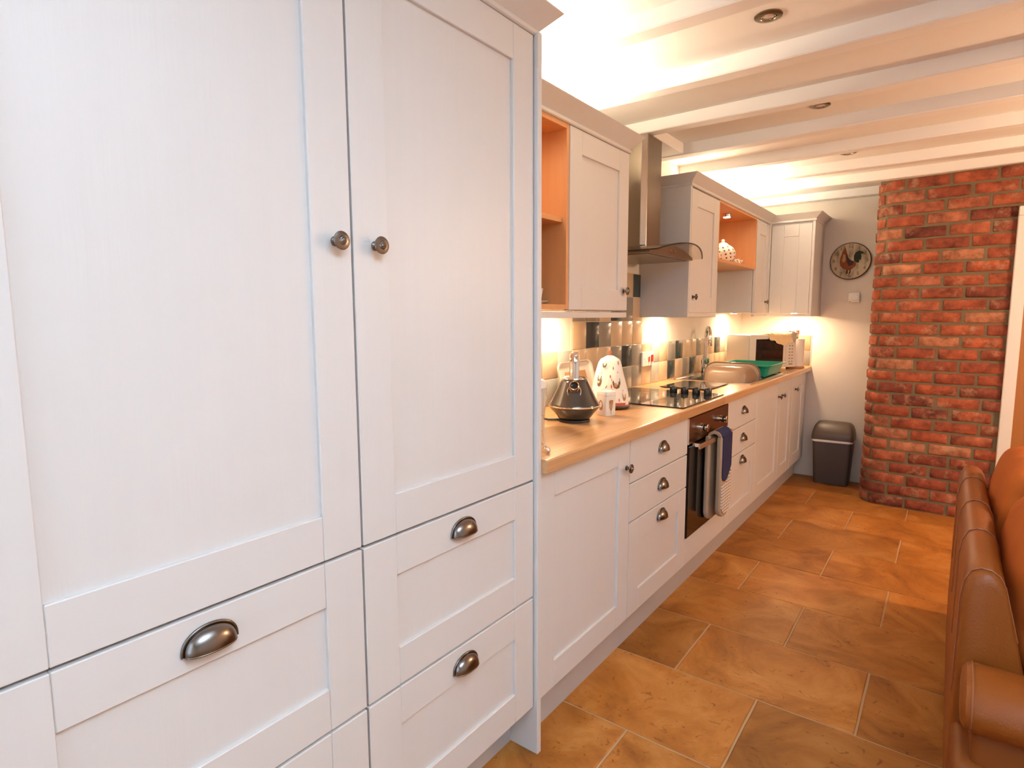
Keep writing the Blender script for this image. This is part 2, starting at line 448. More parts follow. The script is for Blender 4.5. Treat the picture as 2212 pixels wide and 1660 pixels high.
w = obj('wall_left', b(XW-.15, XW, YN, YE, 0, ZC), plaster); tag(w, 'cream plaster kitchen wall behind the units', 'wall', kind='structure'); wall_left = w
w = obj('wall_end', b(XW-.15, 1.40, YE, YE+.15, 0, ZC), plaster); tag(w, 'cream plaster end wall carrying the clock', 'wall', kind='structure'); wall_end = w
w = obj('wall_right', b(XR, XR+.15, YN, YE, 0, ZC), plaster); tag(w, 'cream plaster wall on the living side', 'wall', kind='structure')
w = obj('wall_right_end', b(2.74, XR, 4.66, 4.85, 0, ZC), plaster); tag(w, 'plaster wall beyond the oak door', 'wall', kind='structure')
# near wall with an opening for the window, added unseen for its light
bm = new()
box(bm, XW-.15, .55, YN-.15, YN, 0, ZC); box(bm, 1.55, XR+.15, YN-.15, YN, 0, ZC)
box(bm, .55, 1.55, YN-.15, YN, 0, .55); box(bm, .55, 1.55, YN-.15, YN, 2.15, ZC)
w = obj('wall_near', bm, plaster); tag(w, 'plaster wall with an added window behind the viewer', 'wall', kind='structure')
w1 = obj('added_window', b(.55, 1.55, YN-.08, YN-.07, .55, 2.15), pane_glass); tag(w1, 'added unseen glazed window behind the viewer', 'window', kind='structure')
bm = new()
for x in (.55, 1.02, 1.49): box(bm, x, x+.06, YN-.11, YN-.03, .55, 2.15)
box(bm, .55, 1.55, YN-.11, YN-.03, .55, .61); box(bm, .55, 1.55, YN-.11, YN-.03, 2.09, 2.15)
obj('added_window_frame', bm, window_white, w1)

# floor with slabs
fl = obj('floor', b(XW-.15, XR+.15, YN-.15, YE+.15, -.06, -.0035), grout_floor); tag(fl, 'stone tiled floor', 'floor', kind='structure')
fl['label'] = 'warm brown stone slab floor with pale joints'
ROWS = [1.605 + .4045*k for k in range(-8, 10)]
slab_cache = {}
for r in range(-8, 9):
    y0 = 1.605 + .404*r; y1 = y0+.404
    if y1 < YN or y0 > YE: continue
    off = .78 if r % 2 else 1.0745
    for k in range(-2, 6):
        x0 = off + .589*k; x1 = x0+.589
        xa, xb, ya, yb = max(x0, XW), min(x1, XR), max(y0, YN), min(y1, YE)
        if xb-xa < .03 or yb-ya < .03: continue
        key = (round(xb-xa, 3), round(yb-ya, 3))
        if key not in slab_cache:
            g = .0035
            t = new(); hx, hy = (xb-xa)/2-g, (yb-ya)/2-g
            rnd = random.Random(hash(key))
            def edge(ax, ay, bx, by, n=5):
                out = []
                for i in range(n):
                    f = i/n; j = 0 if i == 0 else .0014
                    out.append((ax+(bx-ax)*f+rnd.uniform(-j, j), ay+(by-ay)*f+rnd.uniform(-j, j)))
                return out
            loop = edge(-hx, -hy, hx, -hy) + edge(hx, -hy, hx, hy) + edge(hx, hy, -hx, hy) + edge(-hx, hy, -hx, -hy)
            inner = [(x*(1-.003/hx), y*(1-.003/hy)) for x, y in loop]
            loft(t, [[(x, y, -.012) for x, y in loop], [(x, y, -.002) for x, y in loop], [(x, y, 0) for x, y in inner]])
            me = finish(t); me.name = 'floor_slab'; me.materials.append(stone); slab_cache[key] = me
        inst('slab', slab_cache[key], ((xa+xb)/2, (ya+yb)/2, 0), fl)

# ceiling with beams
ce = obj('ceiling', b(XW-.15, XR+.15, YN-.15, YE+.15, ZC, ZC+.08), ceil_paint); tag(ce, 'low white ceiling between painted beams', 'ceiling', kind='structure')
BEAMS = [-1.02, -.55, -.08, .39, .86, 1.33, 1.807, 2.288, 2.777, 3.257, 3.725, 4.211, 4.645, 5.165]
def beam_bm(x0, x1, y0, y1, z0, z1, seed):
    rnd = random.Random(seed); n = 26; rings = []
    pa, pb = rnd.uniform(0, 6), rnd.uniform(0, 6)
    for i in range(n+1):
        x = x0+(x1-x0)*i/n
        dz = .0025*math.sin(2.3*x+pa)+.0018*math.sin(5.1*x+pb); dy = .003*math.sin(1.9*x+pb)+.002*math.sin(4.3*x+pa)
        c = .004
        rings.append([(x, y0+dy, z1), (x, y0+dy, z0+c+dz), (x, y0+c+dy, z0+dz), (x, y1-c+dy, z0+dz), (x, y1+dy, z0+c+dz), (x, y1+dy, z1)])
    return loft(new(), rings)
for i, y in enumerate(BEAMS):
    obj('beam', beam_bm(XW, XR, y, y+(.072 if i < 13 else .08), ZB, ZC+.01, i), beam_paint, ce)
obj('trimmer', b(.125, .275, 2.85, 3.258, ZB+.004, ZC+.005, .003), beam_paint, ce)

# ------------------------------------------------------------------ brick wall
FY0, FX0 = 4.705, 1.20     # flat face start
def bpath(s):
    """plan path of the brick face: returns point, outward normal; s=0 where the curved corner begins at the side"""
    # side going along -Y at x=1.064 from y=5.25 to 4.86, arc, then along +X with slight slope
    Ls = .37; R = .145; La = R*(PI/2)
    if s < Ls: return Vector((1.064, 5.22-s)), Vector((-1, 0))
    s -= Ls
    if s < La:
        a = s/R
        return Vector((1.064+R-R*math.cos(a), 4.85-R*math.sin(a))), Vector((-math.cos(a), -math.sin(a)))
    s -= La
    d = Vector((1, -.055)).normalized()
    return Vector((1.209, 4.705)) + d*s, Vector((-.055, -1)).normalized()
SFACE = .37 + .145*PI/2
def s_of_x(x): return SFACE + (x-1.20)/Vector((1, -.055)).normalized().x
bw = new()
NR = 28; RH = ZB/NR; SM_ = []
def strip(bm, s0, s1, z0, z1, off, n):
    a = []; c = []
    for i in range(n+1):
        p, nn = bpath(s0+(s1-s0)*i/n); q = p+nn*off
        a.append(bm.verts.new((q.x, q.y, z0))); c.append(bm.verts.new((q.x, q.y, z1)))
    for i in range(n): bm.faces.new((a[i], a[i+1], c[i+1], c[i]))
SDOOR = s_of_x(1.80); SEND = s_of_x(2.74)
rings = []
ps = [0, .1, .2, .3] + [.37 + .0285*i for i in range(9)] + [SDOOR]
outer = [bpath(s)[0]-bpath(s)[1]*.007 for s in ps]
poly = [(p.x, p.y) for p in outer] + [(1.80, 5.24), (1.08, 5.24)]
prism(bw, poly, 2, 0, ZC)
prism(bw, [(1.80, bpath(SDOOR)[0].y+.007), (2.74, bpath(SEND)[0].y+.007), (2.74, 4.9), (1.80, 4.9)], 2, 1.96, ZC)
wb = obj('wall_pier', bw, mortar); tag(wb, 'exposed red brick pier with a rounded corner', 'wall', kind='structure')
def brick_bm(s0, s1, z0, z1, proud, seed):
    rnd = random.Random(seed); L = s1-s0; n = max(3, int(L/.045)); c = .006
    ss = [s0, s0+c] + [s0+c+(L-2*c)*i/n for i in range(1, n)] + [s1-c, s1]
    zz = [z0, z0+c, z1-c, z1]
    bm = new(); G = []
    t0, t1 = rnd.uniform(-.0015, .0015), rnd.uniform(-.0015, .0015)
    for i, s in enumerate(ss):
        col = []
        p, nn = bpath(s); f = i/(len(ss)-1)
        for j, z in enumerate(zz):
            e = (i in (0, len(ss)-1)) + (j in (0, 3))
            off = proud - (0, .006, .011)[e] + (rnd.uniform(-.0022, .0022))
            q = p + nn*off
            zj = z + (t0*(1-f)+t1*f) + rnd.uniform(-.0022, .0022) + (0 if 0 < i < len(ss)-1 else (.004 if j == 0 else -.004 if j == 3 else 0)*rnd.random())
            col.append(bm.verts.new((q.x, q.y, zj)))
        G.append(col)
    for i in range(len(ss)-1):
        for j in range(3): bm.faces.new((G[i][j], G[i+1][j], G[i+1][j+1], G[i][j+1]))
    # sides going back
    border = [G[i][0] for i in range(len(ss))] + [G[-1][j] for j in range(1, 4)] + [G[i][3] for i in range(len(ss)-2, -1, -1)] + [G[0][j] for j in range(2, 0, -1)]
    back = []
    for v in border:
        # nearest s by walking
        best = min(ss, key=lambda s: (bpath(s)[0]-Vector((v.co.x, v.co.y))).length)
        p, nn = bpath(best); q = Vector((v.co.x, v.co.y)) - nn*.02
        back.append(bm.verts.new((q.x, q.y, v.co.z)))
    m = len(border)
    for i in range(m): bm.faces.new((border[i], back[i], back[(i+1) % m], border[(i+1) % m]))
    bmesh.ops.recalc_face_normals(bm, faces=bm.faces[:])
    return bm
BL, J = .211, .0165
rb = random.Random(3); cnt = 0
for r in range(NR):
    z0 = r*RH + .0065; z1 = (r+1)*RH - .0065
    smax = SDOOR if z1 < 1.96 else SEND
    # first joint position on the face measured from flat start: long rows / short rows
    s = .37 + .145*PI/2 + (.135 if r % 2 == 0 else .02) + rb.uniform(-.006, .006)
    js = [s]
    t = s
    while t > .13: t -= (BL+J)*rb.uniform(.94, 1.05); js.insert(0, t)
    t = s
    while t < smax-.05: t += (BL+J)*rb.uniform(.93, 1.07); js.append(t)
    for a, c in zip(js, js[1:]):
        a2, c2 = a+J/2+rb.uniform(-.002, .003), min(c-J/2+rb.uniform(-.003, .002), smax)
        if c2-a2 < .03 or a2 < 0: continue
        cnt += 1
        obj('brick', brick_bm(a2, c2, z0+rb.uniform(-.001, .002), z1+rb.uniform(-.002, .001), rb.uniform(-.002, .004), cnt), brick_m, wb, 1.0)

# oak door and white frame in the brick wall
d1 = obj('door_1', b(1.862, 2.66, 4.80, 4.84, .01, 1.90, .002), oakdoor); tag(d1, 'oak door in the brick wall beyond the sofa', 'door', kind='structure')
obj('door_handle', tube(new(), [(2.58, 4.80, 1.0), (2.58, 4.75, 1.0), (2.47, 4.745, 1.0)], .009), chrome, d1, SM)
fr = obj('trim_1', b(1.80, 1.862, 4.635, 4.86, 0, 1.945, .004), white_paint); tag(fr, 'white painted door frame against the bricks', 'door frame', kind='structure')
obj('architrave', b(1.80, 2.74, 4.618, 4.66, 1.90, 1.955, .004), white_paint, fr)
obj('jamb', b(2.66, 2.74, 4.62, 4.86, 0, 1.90, .004), white_paint, fr)

# ------------------------------------------------------------------ wall tiles
tg = new(); box(tg, XW, XW+.0045, 1.37, YE, .91, 1.158); box(tg, XW, XW+.0045, 2.412, 3.208, 1.158, 1.56)
gl = obj('grout_bed', tg, grout_tile, wall_left)
gl2 = obj('grout_bed', b(XW, .625, YE-.0045, YE, .91, 1.158), grout_tile, wall_end)
TP = .1312; ZR = [.9125, 1.035, 1.158, 1.292, 1.425, 1.556]
tile_me = {}
def tile(y0, z0, z1, key, end=False):
    h = round(z1-z0, 4); k = (h, key, end)
    if k not in tile_me:
        t = new(); g = .0016
        if not end: box(t, -.004, .008, -TP/2+g, TP/2-g, g, h-g, .0022, 2)
        else: box(t, -TP/2+g, TP/2-g, -.008, .004, g, h-g, .0022, 2)
        me = finish(t, .9); me.name = 'wall_tile'; me.materials.append(TILE[key]); tile_me[k] = me
    if not end: inst('tile', tile_me[k], (XW, y0+TP/2, z0), wall_left)
    else: inst('tile', tile_me[k], (y0+TP/2, YE, z0), wall_end)
Y0 = 2.417
r0 = {-8: 'c', -7: 'g', -6: 'c', -5: 'p', -4: 'c', -3: 'c', -2: 'p', -1: 'p', 0: 'c', 1: 'c', 2: 'g', 3: 'c', 4: 'g', 5: 'g', 6: 'c', 7: 'p', 8: 'c', 9: 'd', 10: 'c', 11: 'g', 12: 'd', 13: 'c', 14: 'p', 15: 'c', 16: 'c', 17: 'c', 18: 'g', 19: 'c', 20: 'c'}
r1 = {-8: 'c', -7: 'c', -6: 'd', -5: 'c', -4: 'g', -3: 'c', -2: 'c', -1: 'p', 0: 'c', 1: 'c', 2: 'c', 3: 'g', 4: 'd', 5: 'g', 6: 'c', 7: 'p', 8: 'c', 9: 'g', 10: 'd', 11: 'c', 12: 'c', 13: 'g', 14: 'c', 15: 'c', 16: 'd', 17: 'p', 18: 'c', 19: 'c', 20: 'p'}
for k in range(-8, 21):
    y = Y0+TP*k
    if y+TP > YE: continue
    tile(y, ZR[0], ZR[1], r0[k]); tile(y, ZR[1], ZR[2], r1[k])
up = ['cdgccc', 'ggcdgc', 'cccgcd']
for j, row in enumerate(up):
    for k, ch in enumerate(row): tile(Y0+TP*k, ZR[2+j], ZR[3+j], ch)
for k in range(4):
    x = .620-TP*(k+1)
    tile(x, ZR[0], ZR[1], 'gcpc'[k], True); tile(x, ZR[1], ZR[2], 'tcgc'[k], True)

# ------------------------------------------------------------------ cabinet furniture: shared handles
def knob_mesh():
    t = lathe(new(), [(.0005, 0), (.0095, 0), (.0095, .003), (.0062, .006), (.0055, .012), (.009, .016), (.0165, .0185), (.0175, .021), (.0168, .0225), (.0145, .0232), (.0085, .0240), (.0075, .0262), (.0055, .0268), (.004, .0295), (.0005, .0305)], (0, 0, 0), 0, 28, False)
    me = finish(t, .7); me.name = 'knob'; me.materials.append(pewter); return me
def knob_mesh_y():
    t = lathe(new(), [(.0005, 0), (.0095, 0), (.0095, -.003), (.0055, -.008), (.009, -.016), (.0165, -.0185), (.0168, -.0225), (.0085, -.0240), (.0075, -.0262), (.0005, -.0305)], (0, 0, 0), 1, 28, False)
    me = finish(t, .7); me.name = 'knob'; me.materials.append(pewter); return me
def cup_mesh():
    bm = new(); a, h, d = .042, .036, .024; n, m = 22, 9
    for inner in (0, 1):
        k = .0022*inner
        G = []
        for j in range(m+1):
            ph = PI/2*j/m
            G.append([bm.verts.new(((d-k)*math.sin(PI*i/n)**.8*math.sin(ph)+.0015, (a-k)*math.cos(PI*i/n), (h-k)*math.sin(PI*i/n)**.8*math.cos(ph)-.012)) for i in range(n+1)])
        for j in range(m):
            for i in range(n): bm.faces.new((G[j][i], G[j][i+1], G[j+1][i+1], G[j+1][i]))
    # rim lip along the mouth and flange at the plate
    path = [((d-.001)*math.sin(PI*i/n)**.8+.0015, (a-.001)*math.cos(PI*i/n), -.012) for i in range(n+1)]
    tube(bm, path, .0016, 8)
    path = [(.002, (a+.0022)*math.cos(PI*i/n), (h+.0022)*math.sin(PI*i/n)**.8-.012) for i in range(n+1)]
    tube(bm, path, .0026, 8)
    me = finish(bm, 1.0); me.name = 'cup_handle'; me.materials.append(pewter); return me
KNOB, KNOBY, CUP = knob_mesh(), knob_mesh_y(), cup_mesh()

def shaker(parent, name, xf, y0, y1, z0, z1, sw=.088, rw=.088, th=.02):
    """front facing +X: recessed panel with stiles and rails as sub-parts; xf is the front plane"""
    g = .0016; y0 += g; y1 -= g; z0 += g; z1 -= g
    d = obj(name, b(xf-th, xf-.0085, y0+sw-.012, y1-sw+.012, z0+rw-.012, z1-rw+.012), paint, parent)
    for a, c in ((y0, y0+sw), (y1-sw, y1)):
        obj('stile', b(xf-th, xf, a, c, z0, z1, .0016), paint, d)
    for a, c in ((z0, z0+rw), (z1-rw, z1)):
        obj('rail', b(xf-th, xf-.0004, y0+sw+.0003, y1-sw-.0003, a, c, .0016), paint_h, d)
    return d
def slab_front(parent, name, xf, y0, y1, z0, z1, th=.02):
    g = .0016
    return obj(name, b(xf-th, xf, y0+g, y1-g, z0+g, z1-g, .002), paint, parent)

XF = .60
def tall(y0, y1, label, knob_y, cup_y):
    t = thing('tall_cabinet', (.34, (y0+y1)/2, 0), label, 'cabinet', 'tall larder cabinets')
    bm = new()
    box(bm, XW+.005, XF-.022, y0+.001, y0+.018, .15, 2.05); box(bm, XW+.005, XF-.022, y1-.018, y1-.001, .15, 2.05)
    box(bm, XW+.005, XW+.015, y0+.018, y1-.018, .15, 2.05); box(bm, XW+.015, XF-.022, y0+.018, y1-.018, 2.032, 2.05)
    box(bm, XW+.015, XF-.022, y0+.018, y1-.018, .15, .168); box(bm, XW+.015, XF-.03, y0+.018, y1-.018, .84, .858)
    obj('body', bm, carcase_m, t)
    d = shaker(t, 'door', XF, y0, y1, .8515, 2.055)
    inst('knob', KNOB, (XF, knob_y, 1.459), d)
    for z0, z1, zc in ((.501, .8485, .806), (.152, .498, .452)):
        dr = shaker(t, 'drawer', XF, y0, y1, z0, z1)
        inst('cup_handle', CUP, (XF, cup_y, zc-.006), dr)
    return t
tall(.121, .729, 'near tall pale grey cabinet at the left edge of the view', .690, .418)
tall(.731, 1.339, 'far tall pale grey cabinet beside the worktop, two cup-handled drawers below', .785, 1.036)
obj_ = obj('end_panel', b(XW, .612, 1.3415, 1.3605, 0, 2.06, .001), paint)
tag(obj_, 'tall pale grey end panel closing the larder cabinets next to the worktop', 'panel')
pl = obj('plinth', b(.48, .51, .10, 1.341, 0, .149), plinth_shade_paint); tag(pl, 'pale grey plinth board under the tall cabinets', 'plinth')

def cornice(name, path, label, z0=2.026, flare=.05, h=.062, closed_top=True):
    """path: list of plan points (x,y) along the cabinet edge; offsets to the outside are mitred"""
    P = [Vector(p) for p in path]; n = len(P)
    prof = [(-.018, z0-.004), (.002, z0-.004), (.006, z0-.001), (.006, z0+.009), (.002, z0+.012), (flare-.002, z0+h-.003), (flare, z0+h), (flare-.016, z0+h), (-.018, z0+.02)]
    def off(i, d):
        def nrm(a, c):
            t = (c-a).normalized(); return Vector((t.y, -t.x))
        if i == 0: m = nrm(P[0], P[1]); return P[0]+m*d
        if i == n-1: m = nrm(P[-2], P[-1]); return P[-1]+m*d
        n1, n2 = nrm(P[i-1], P[i]), nrm(P[i], P[i+1]); m = (n1+n2).normalized()
        return P[i] + m*(d/max(.2, m.dot(n1)))
    rings = [[(*off(i, d), z) for d, z in prof] for i in range(n)]
    o = obj(name, loft(new(), rings), paint)
    return tag(o, label, 'cornice')
# outside is to the right of the travel direction; travel +Y means outside = +X
cornice('cornice', [(.60, -.2), (.60, 1.3605), (XW, 1.3605)], 'flared pale grey cornice crowning the tall cabinets', 2.058)

# ------------------------------------------------------------------ base cabinets
def carcase(t, y0, y1, z0=.15, z1=.868):
    bm = new()
    box(bm, XW+.03, XF-.022, y0+.001, y0+.018, z0, z1); box(bm, XW+.03, XF-.022, y1-.018, y1-.001, z0, z1)
    box(bm, XW+.03, XF-.022, y0+.018, y1-.018, z0, z0+.018); box(bm, XW+.03, XW+.04, y0+.018, y1-.018, z0+.018, z1)
    box(bm, XF-.12, XF-.022, y0+.018, y1-.018, z1-.018, z1)
    return obj('body', bm, carcase_m, t)
def base_door(y0, y1, label, knob_y):
    t = thing('base_cabinet', (.34, (y0+y1)/2, 0), label, 'cabinet', 'base cabinets under the worktop')
    carcase(t, y0, y1); d = shaker(t, 'door', XF, y0, y1, .155, .866)
    if knob_y: inst('knob', KNOB, (XF, knob_y, .760), d)
def base_drawers(y0, y1, label):
    t = thing('drawer_cabinet', (.34, (y0+y1)/2, 0), label, 'cabinet', 'drawer cabinets under the worktop')
    carcase(t, y0, y1); yc = (y0+y1)/2 + .01
    for z0, z1, zc in ((.690, .866, .783), (.537, .688, .624)):
        d = slab_front(t, 'drawer', XF, y0, y1, z0, z1); inst('cup_handle', CUP, (XF, yc, zc-.006), d)
    d = shaker(t, 'drawer', XF, y0, y1, .155, .535); inst('cup_handle', CUP, (XF, yc, .493-.006), d)
base_door(1.3625, 1.969, 'single-door pale grey base cabinet beside the tall end panel', 1.938)
base_drawers(1.971, 2.567, 'three-drawer pale grey base cabinet left of the oven')
base_drawers(3.157, 3.740, 'three-drawer pale grey base cabinet right of the oven')
base_door(3.742, 4.355, 'pale grey sink base cabinet with its knob on the far side', 4.300)
base_door(4.357, 4.735, 'narrow pale grey base cabinet under the draining board', 4.405)
base_door(4.737, 5.17, 'last pale grey base cabinet against the end wall', 4.835)

pn = obj('filler_strip', b(XF-.05, XF-.002, 5.1715, YE, .15, .866, .001), paint); tag(pn, 'narrow grey filler strip between last cabinet and end wall', 'panel')
pl = obj('plinth', b(.513, .542, 1.3615, YE, 0, .149), plinth_shade_paint); tag(pl, 'long pale grey plinth board under the base cabinets', 'plinth')

# worktop with a postformed front edge and a sink cut-out
SX0, SX1, SY0, SY1 = .125, .575, 3.625, 4.485
bm = new()
prof = [(SX1, .87), (.630, .87), (.632, .872), (.632, .905), (.629, .909), (.624, .910), (SX1, .910)]
prism(bm, prof, 1, 1.361, YE-.001)
box(bm, XW, SX0, 1.361, YE-.001, .87, .91); box(bm, SX0, SX1, 1.361, SY0, .87, .91); box(bm, SX0, SX1, SY1, YE-.001, .87, .91)
wt = obj('worktop', bm, worktop_m); tag(wt, 'long beech-block worktop running to the end wall', 'worktop')

# ------------------------------------------------------------------ oven
ov = thing('oven', (.34, 2.862, .284), 'built-in oven with a black glass door under the hob', 'oven')
obj('oven_body', b(.09, XF-.022, 2.572, 3.152, .29, .866), darkgap, ov)
obj('control_panel', b(XF-.02, XF+.004, 2.573, 3.151, .733, .853, .002), oven_panel, ov)
obj('filler_panel', b(XF-.02, XF, 2.569, 3.1555, .156, .282, .002), paint_h, ov)
obj('panel_trim', b(XF-.02, XF+.005, 2.569, 2.573, .733, .853), chrome, ov)
dr = obj('oven_door', b(XF-.02, XF+.006, 2.573, 3.151, .286, .722, .003), ovenglass, ov)
obj('handle_bar', b(.645, .655, 2.583, 3.06, .716, .738, .002), handle_steel, dr)
for y in (2.62, 3.02): obj('handle_post', b(.606, .645, y-.008, y+.008, .719, .735), chrome, dr)
for y in (2.725, 3.012):
    k = obj('control_knob', lathe(new(), [(.001, 0), (.021, 0), (.021, .004), (.0165, .006), (.0165, .011), (.019, .012), (.019, .015), (.016, .017), (.0165, .030), (.0175, .034), (.015, .037), (.001, .0375)], (XF+.004, y, .792), 0, 28, False), chrome, ov, SM)
    obj('knob_collar', lathe(new(), [(.001, 0), (.0185, 0), (.0185, .006), (.001, .006)], (XF+.004+.018, y, .792), 0, 24, False), blackplastic, k, SM)

# oven glove hanging over the rail
og = thing('oven_glove', (.66, 2.86, .33), 'double oven glove, navy with a checked pocket, hanging from the oven rail', 'oven glove')
def pad_outline(y0, y1, z0, z1, n=12):
    r = (y1-y0)/2; yc = (y0+y1)/2
    return [(y0, z1)] + [(yc-r*math.cos(PI*i/n), z0+r*.75-r*.75*math.sin(PI*i/n)) for i in range(n+1)] + [(y1, z1)]
def soft_pad(outl, xa, xb, inset=.006):
    yc = sum(p[0] for p in outl)/len(outl); zc = sum(p[1] for p in outl)/len(outl)
    def sc(k): return [(yc+(p[0]-yc)*(1-k/.08), zc+(p[1]-zc)*(1-k/.2)) for p in outl]
    rings = [[(xa, *p) for p in sc(inset)], [(xa+(xb-xa)*.25, *p) for p in outl], [(xa+(xb-xa)*.75, *p) for p in outl], [(xb, *p) for p in sc(inset)]]
    return loft(new(), rings)
gy0, gy1 = 2.795, 2.955
obj('front_pad', soft_pad(pad_outline(gy0, gy1, .328, .742), .660, .684), glove_beige, og, SM)
obj('back_pad', soft_pad(pad_outline(gy0-.03, gy1-.03, .315, .742), .612, .634), glove_beige, og, SM)
rings = []
for i in range(9):
    a = PI*i/8; cx, cz = .648, .738; R1 = .036
    x, z = cx-R1*math.cos(a)*.72, cz+R1*.55*math.sin(a)
    rings.append([(x-.006*math.cos(a), gy0, z+.008*math.sin(a)), (x-.006*math.cos(a), gy1, z+.008*math.sin(a)), (x+.006*math.cos(a), gy1, z-.006*math.sin(a)), (x+.006*math.cos(a), gy0, z-.006*math.sin(a))])
obj('strap', loft(new(), rings), glove_beige, og, SM)
rings = []
for i in range(6):
    a = PI/2+PI/2*i/5; cx, cz = .648, .738
    x, z = cx-.036*math.cos(a)*.72, cz+.036*.55*math.sin(a)
    q = [(x-.0085*math.cos(a), z+.0105*math.sin(a)), (x-.004*math.cos(a), z+.005*math.sin(a))]
    rings.append([(q[0][0], gy0+.012, q[0][1]), (q[0][0], gy1-.004, q[0][1]), (q[1][0], gy1-.004, q[1][1]), (q[1][0], gy0+.012, q[1][1])])
obj('navy_strap', loft(new(), rings), glove_blue, og, SM)
bl = [(gy0+.014, .742), (gy0+.016, .54), (gy0+.028, .522), (gy0+.055, .512), (gy0+.09, .518), (gy0+.125, .545), (gy1-.005, .575), (gy1-.004, .742)]
obj('navy_panel', prism(new(), bl, 0, .682, .688), glove_blue, og)
n = 12; yc = (gy0+gy1)/2+.004; rr = .067
pk = [(gy0+.016, .505), (gy0+.055, .495), (gy0+.09, .501), (gy0+.125, .53), (gy1-.006, .556)] + [(yc+rr*math.cos(PI*i/n), .345+.05-.05*math.sin(PI*i/n)) for i in range(n+1)]
obj('check_pocket', prism(new(), pk, 0, .682, .6885), check, og)

# ------------------------------------------------------------------ hob, glass board
hb = thing('hob', (.35, 2.77, .91), 'black glass ceramic hob with four knobs along its right side', 'hob')
obj('hob_glass', b(.095, .606, 2.487, 3.058, .9102, .9155, .0015), blackglass, hb)
for x in (.357, .418, .480, .541):
    k = obj('hob_knob', lathe(new(), [(.0195, 0), (.0205, .003), (.0190, .026), (.0175, .028)], (x, 3.0, .9155), 2, 20), blackplastic, hb, SM)
    obj('grip', b(x-.0035, x+.0035, 2.983, 3.017, .9432, .9475, .001), blackplastic, k)
for x, y, r in ((.22, 2.64, .085), (.45, 2.64, .072), (.22, 2.86, .07), (.42, 2.84, .08)):
    t = new()
    tube(t, [(x+r*math.cos(2*PI*i/40), y+r*math.sin(2*PI*i/40), .9154) for i in range(40)], .0005, 4, True)
    obj('cooking_zone_ring', t, grey_print, hb)
gb = thing('glass_board', (.34, 3.36, .91), 'black glass worktop saver lying between the hob and the sink', 'chopping board')
obj('board', b(.205, .482, 3.178, 3.552, .913, .9175, .0015), blackglass, gb)
for x in (.225, .462):
    for y in (3.20, 3.53): obj('foot', lathe(new(), [(.008, 0), (.008, .0035)], (x, y, .9101), 2, 12), blackplastic, gb)

# ------------------------------------------------------------------ extractor hood
hd = thing('extractor_hood', (.2, 2.845, 1.60), 'stainless chimney extractor hood with a curved smoked glass canopy', 'extractor hood')
HY0, HY1 = 2.548, 3.142; HC = (HY0+HY1)/2
def arch(y): return 1.622 + .046*(1-((y-HC)/(HY1-HC))**2)
obj('chimney', prism(new(), [(XW, 2.752), (.258, 2.752), (.258, 2.942), (XW, 2.942)], 2, 1.655, 2.203), steel, hd)
obj('chimney_front', prism(new(), [(.2585, 2.766), (.281, 2.772), (.283, 2.776), (.283, 2.940), (.2585, 2.942)], 2, 1.663, 2.203), steel, hd)
obj('corner_trim', prism(new(), [(.2585, 2.750), (.262, 2.7495), (.282, 2.769), (.2815, 2.7715), (.2585, 2.7655)], 2, 1.672, 2.203), sinksteel, hd)
rings = []
for i in range(25):
    y = HY0+(HY1-HY0)*i/24
    bow = .055*(1-((y-HC)/(HY1-HC))**2)
    z = arch(y)
    rings.append([(XW, y, z+.003), (.435+bow, y, z+.003), (.438+bow, y, z), (.435+bow, y, z-.003), (XW, y, z-.003)])
obj('glass_canopy', loft(new(), rings), hoodglass, hd, SM)
tr = new(); tube(tr, [(.4385+.055*(1-((HY0+(HY1-HY0)*i/30-HC)/(HY1-HC))**2), HY0+(HY1-HY0)*i/30, arch(HY0+(HY1-HY0)*i/30)) for i in range(31)], .0032, 6)
tube(tr, [(XW+.005, HY0, arch(HY0)), (.4385, HY0, arch(HY0))], .0032, 6)
obj('canopy_edge', tr, blackplastic, hd, SM)
pts = [(HY0+.02, 1.612), (HY1-.02, 1.612)] + [(HY1-.02-(HY1-HY0-.04)*i/16, max(1.6135, arch(HY1-.02-(HY1-HY0-.04)*i/16)-.0045)) for i in range(17)]
bd = obj('hood_body', prism(new(), pts, 0, XW, .395), steel, hd)
obj('filter_panel', b(.10, .37, HY0+.05, HY1-.05, 1.607, 1.6125, .001), steel, bd)
for i in range(5): obj('push_button', lathe(new(), [(.0045, 0), (.0045, .003)], (.395, HC-.04+.02*i, 1.638), 0, 10), chrome, bd)

# ------------------------------------------------------------------ wall units
XU = .36
Z0U, Z1U = 1.34, 2.02
def oak_open(t, y0, y1, z0, shelves):
    k = .018
    obj('side', b(XW+.001, XU-.003, y0, y0+k, z0, Z1U, .0008), oakpanel, t); obj('side', b(XW+.001, XU-.003, y1-k, y1, z0, Z1U, .0008), oakpanel, t)
    obj('back', b(XW+.001, XW+.009, y0+k, y1-k, z0, Z1U), oakpanel, t)
    obj('top', b(XW+.009, XU-.003, y0+k, y1-k, Z1U-k, Z1U), oakpanel, t)
    obj('bottom', b(XW+.009, XU-.003, y0+k, y1-k, z0, z0+k), oakpanel, t)
    for z in shelves: obj('shelf', b(XW+.009, XU-.02, y0+k, y1-k, z-k, z, .0008), oakpanel, t)
def wall_body(t, y0, y1):
    k = .018; bm = new()
    box(bm, XW+.001, XU-.022, y0, y0+k, Z0U, Z1U); box(bm, XW+.001, XU-.022, y1-k, y1, Z0U, Z1U)
    box(bm, XW+.001, XU-.022, y0+k, y1-k, Z0U, Z0U+k); box(bm, XW+.001, XU-.022, y0+k, y1-k, Z1U-k, Z1U); box(bm, XW+.001, XW+.01, y0+k, y1-k, Z0U+k, Z1U-k)
    return obj('body', bm, paint, t)
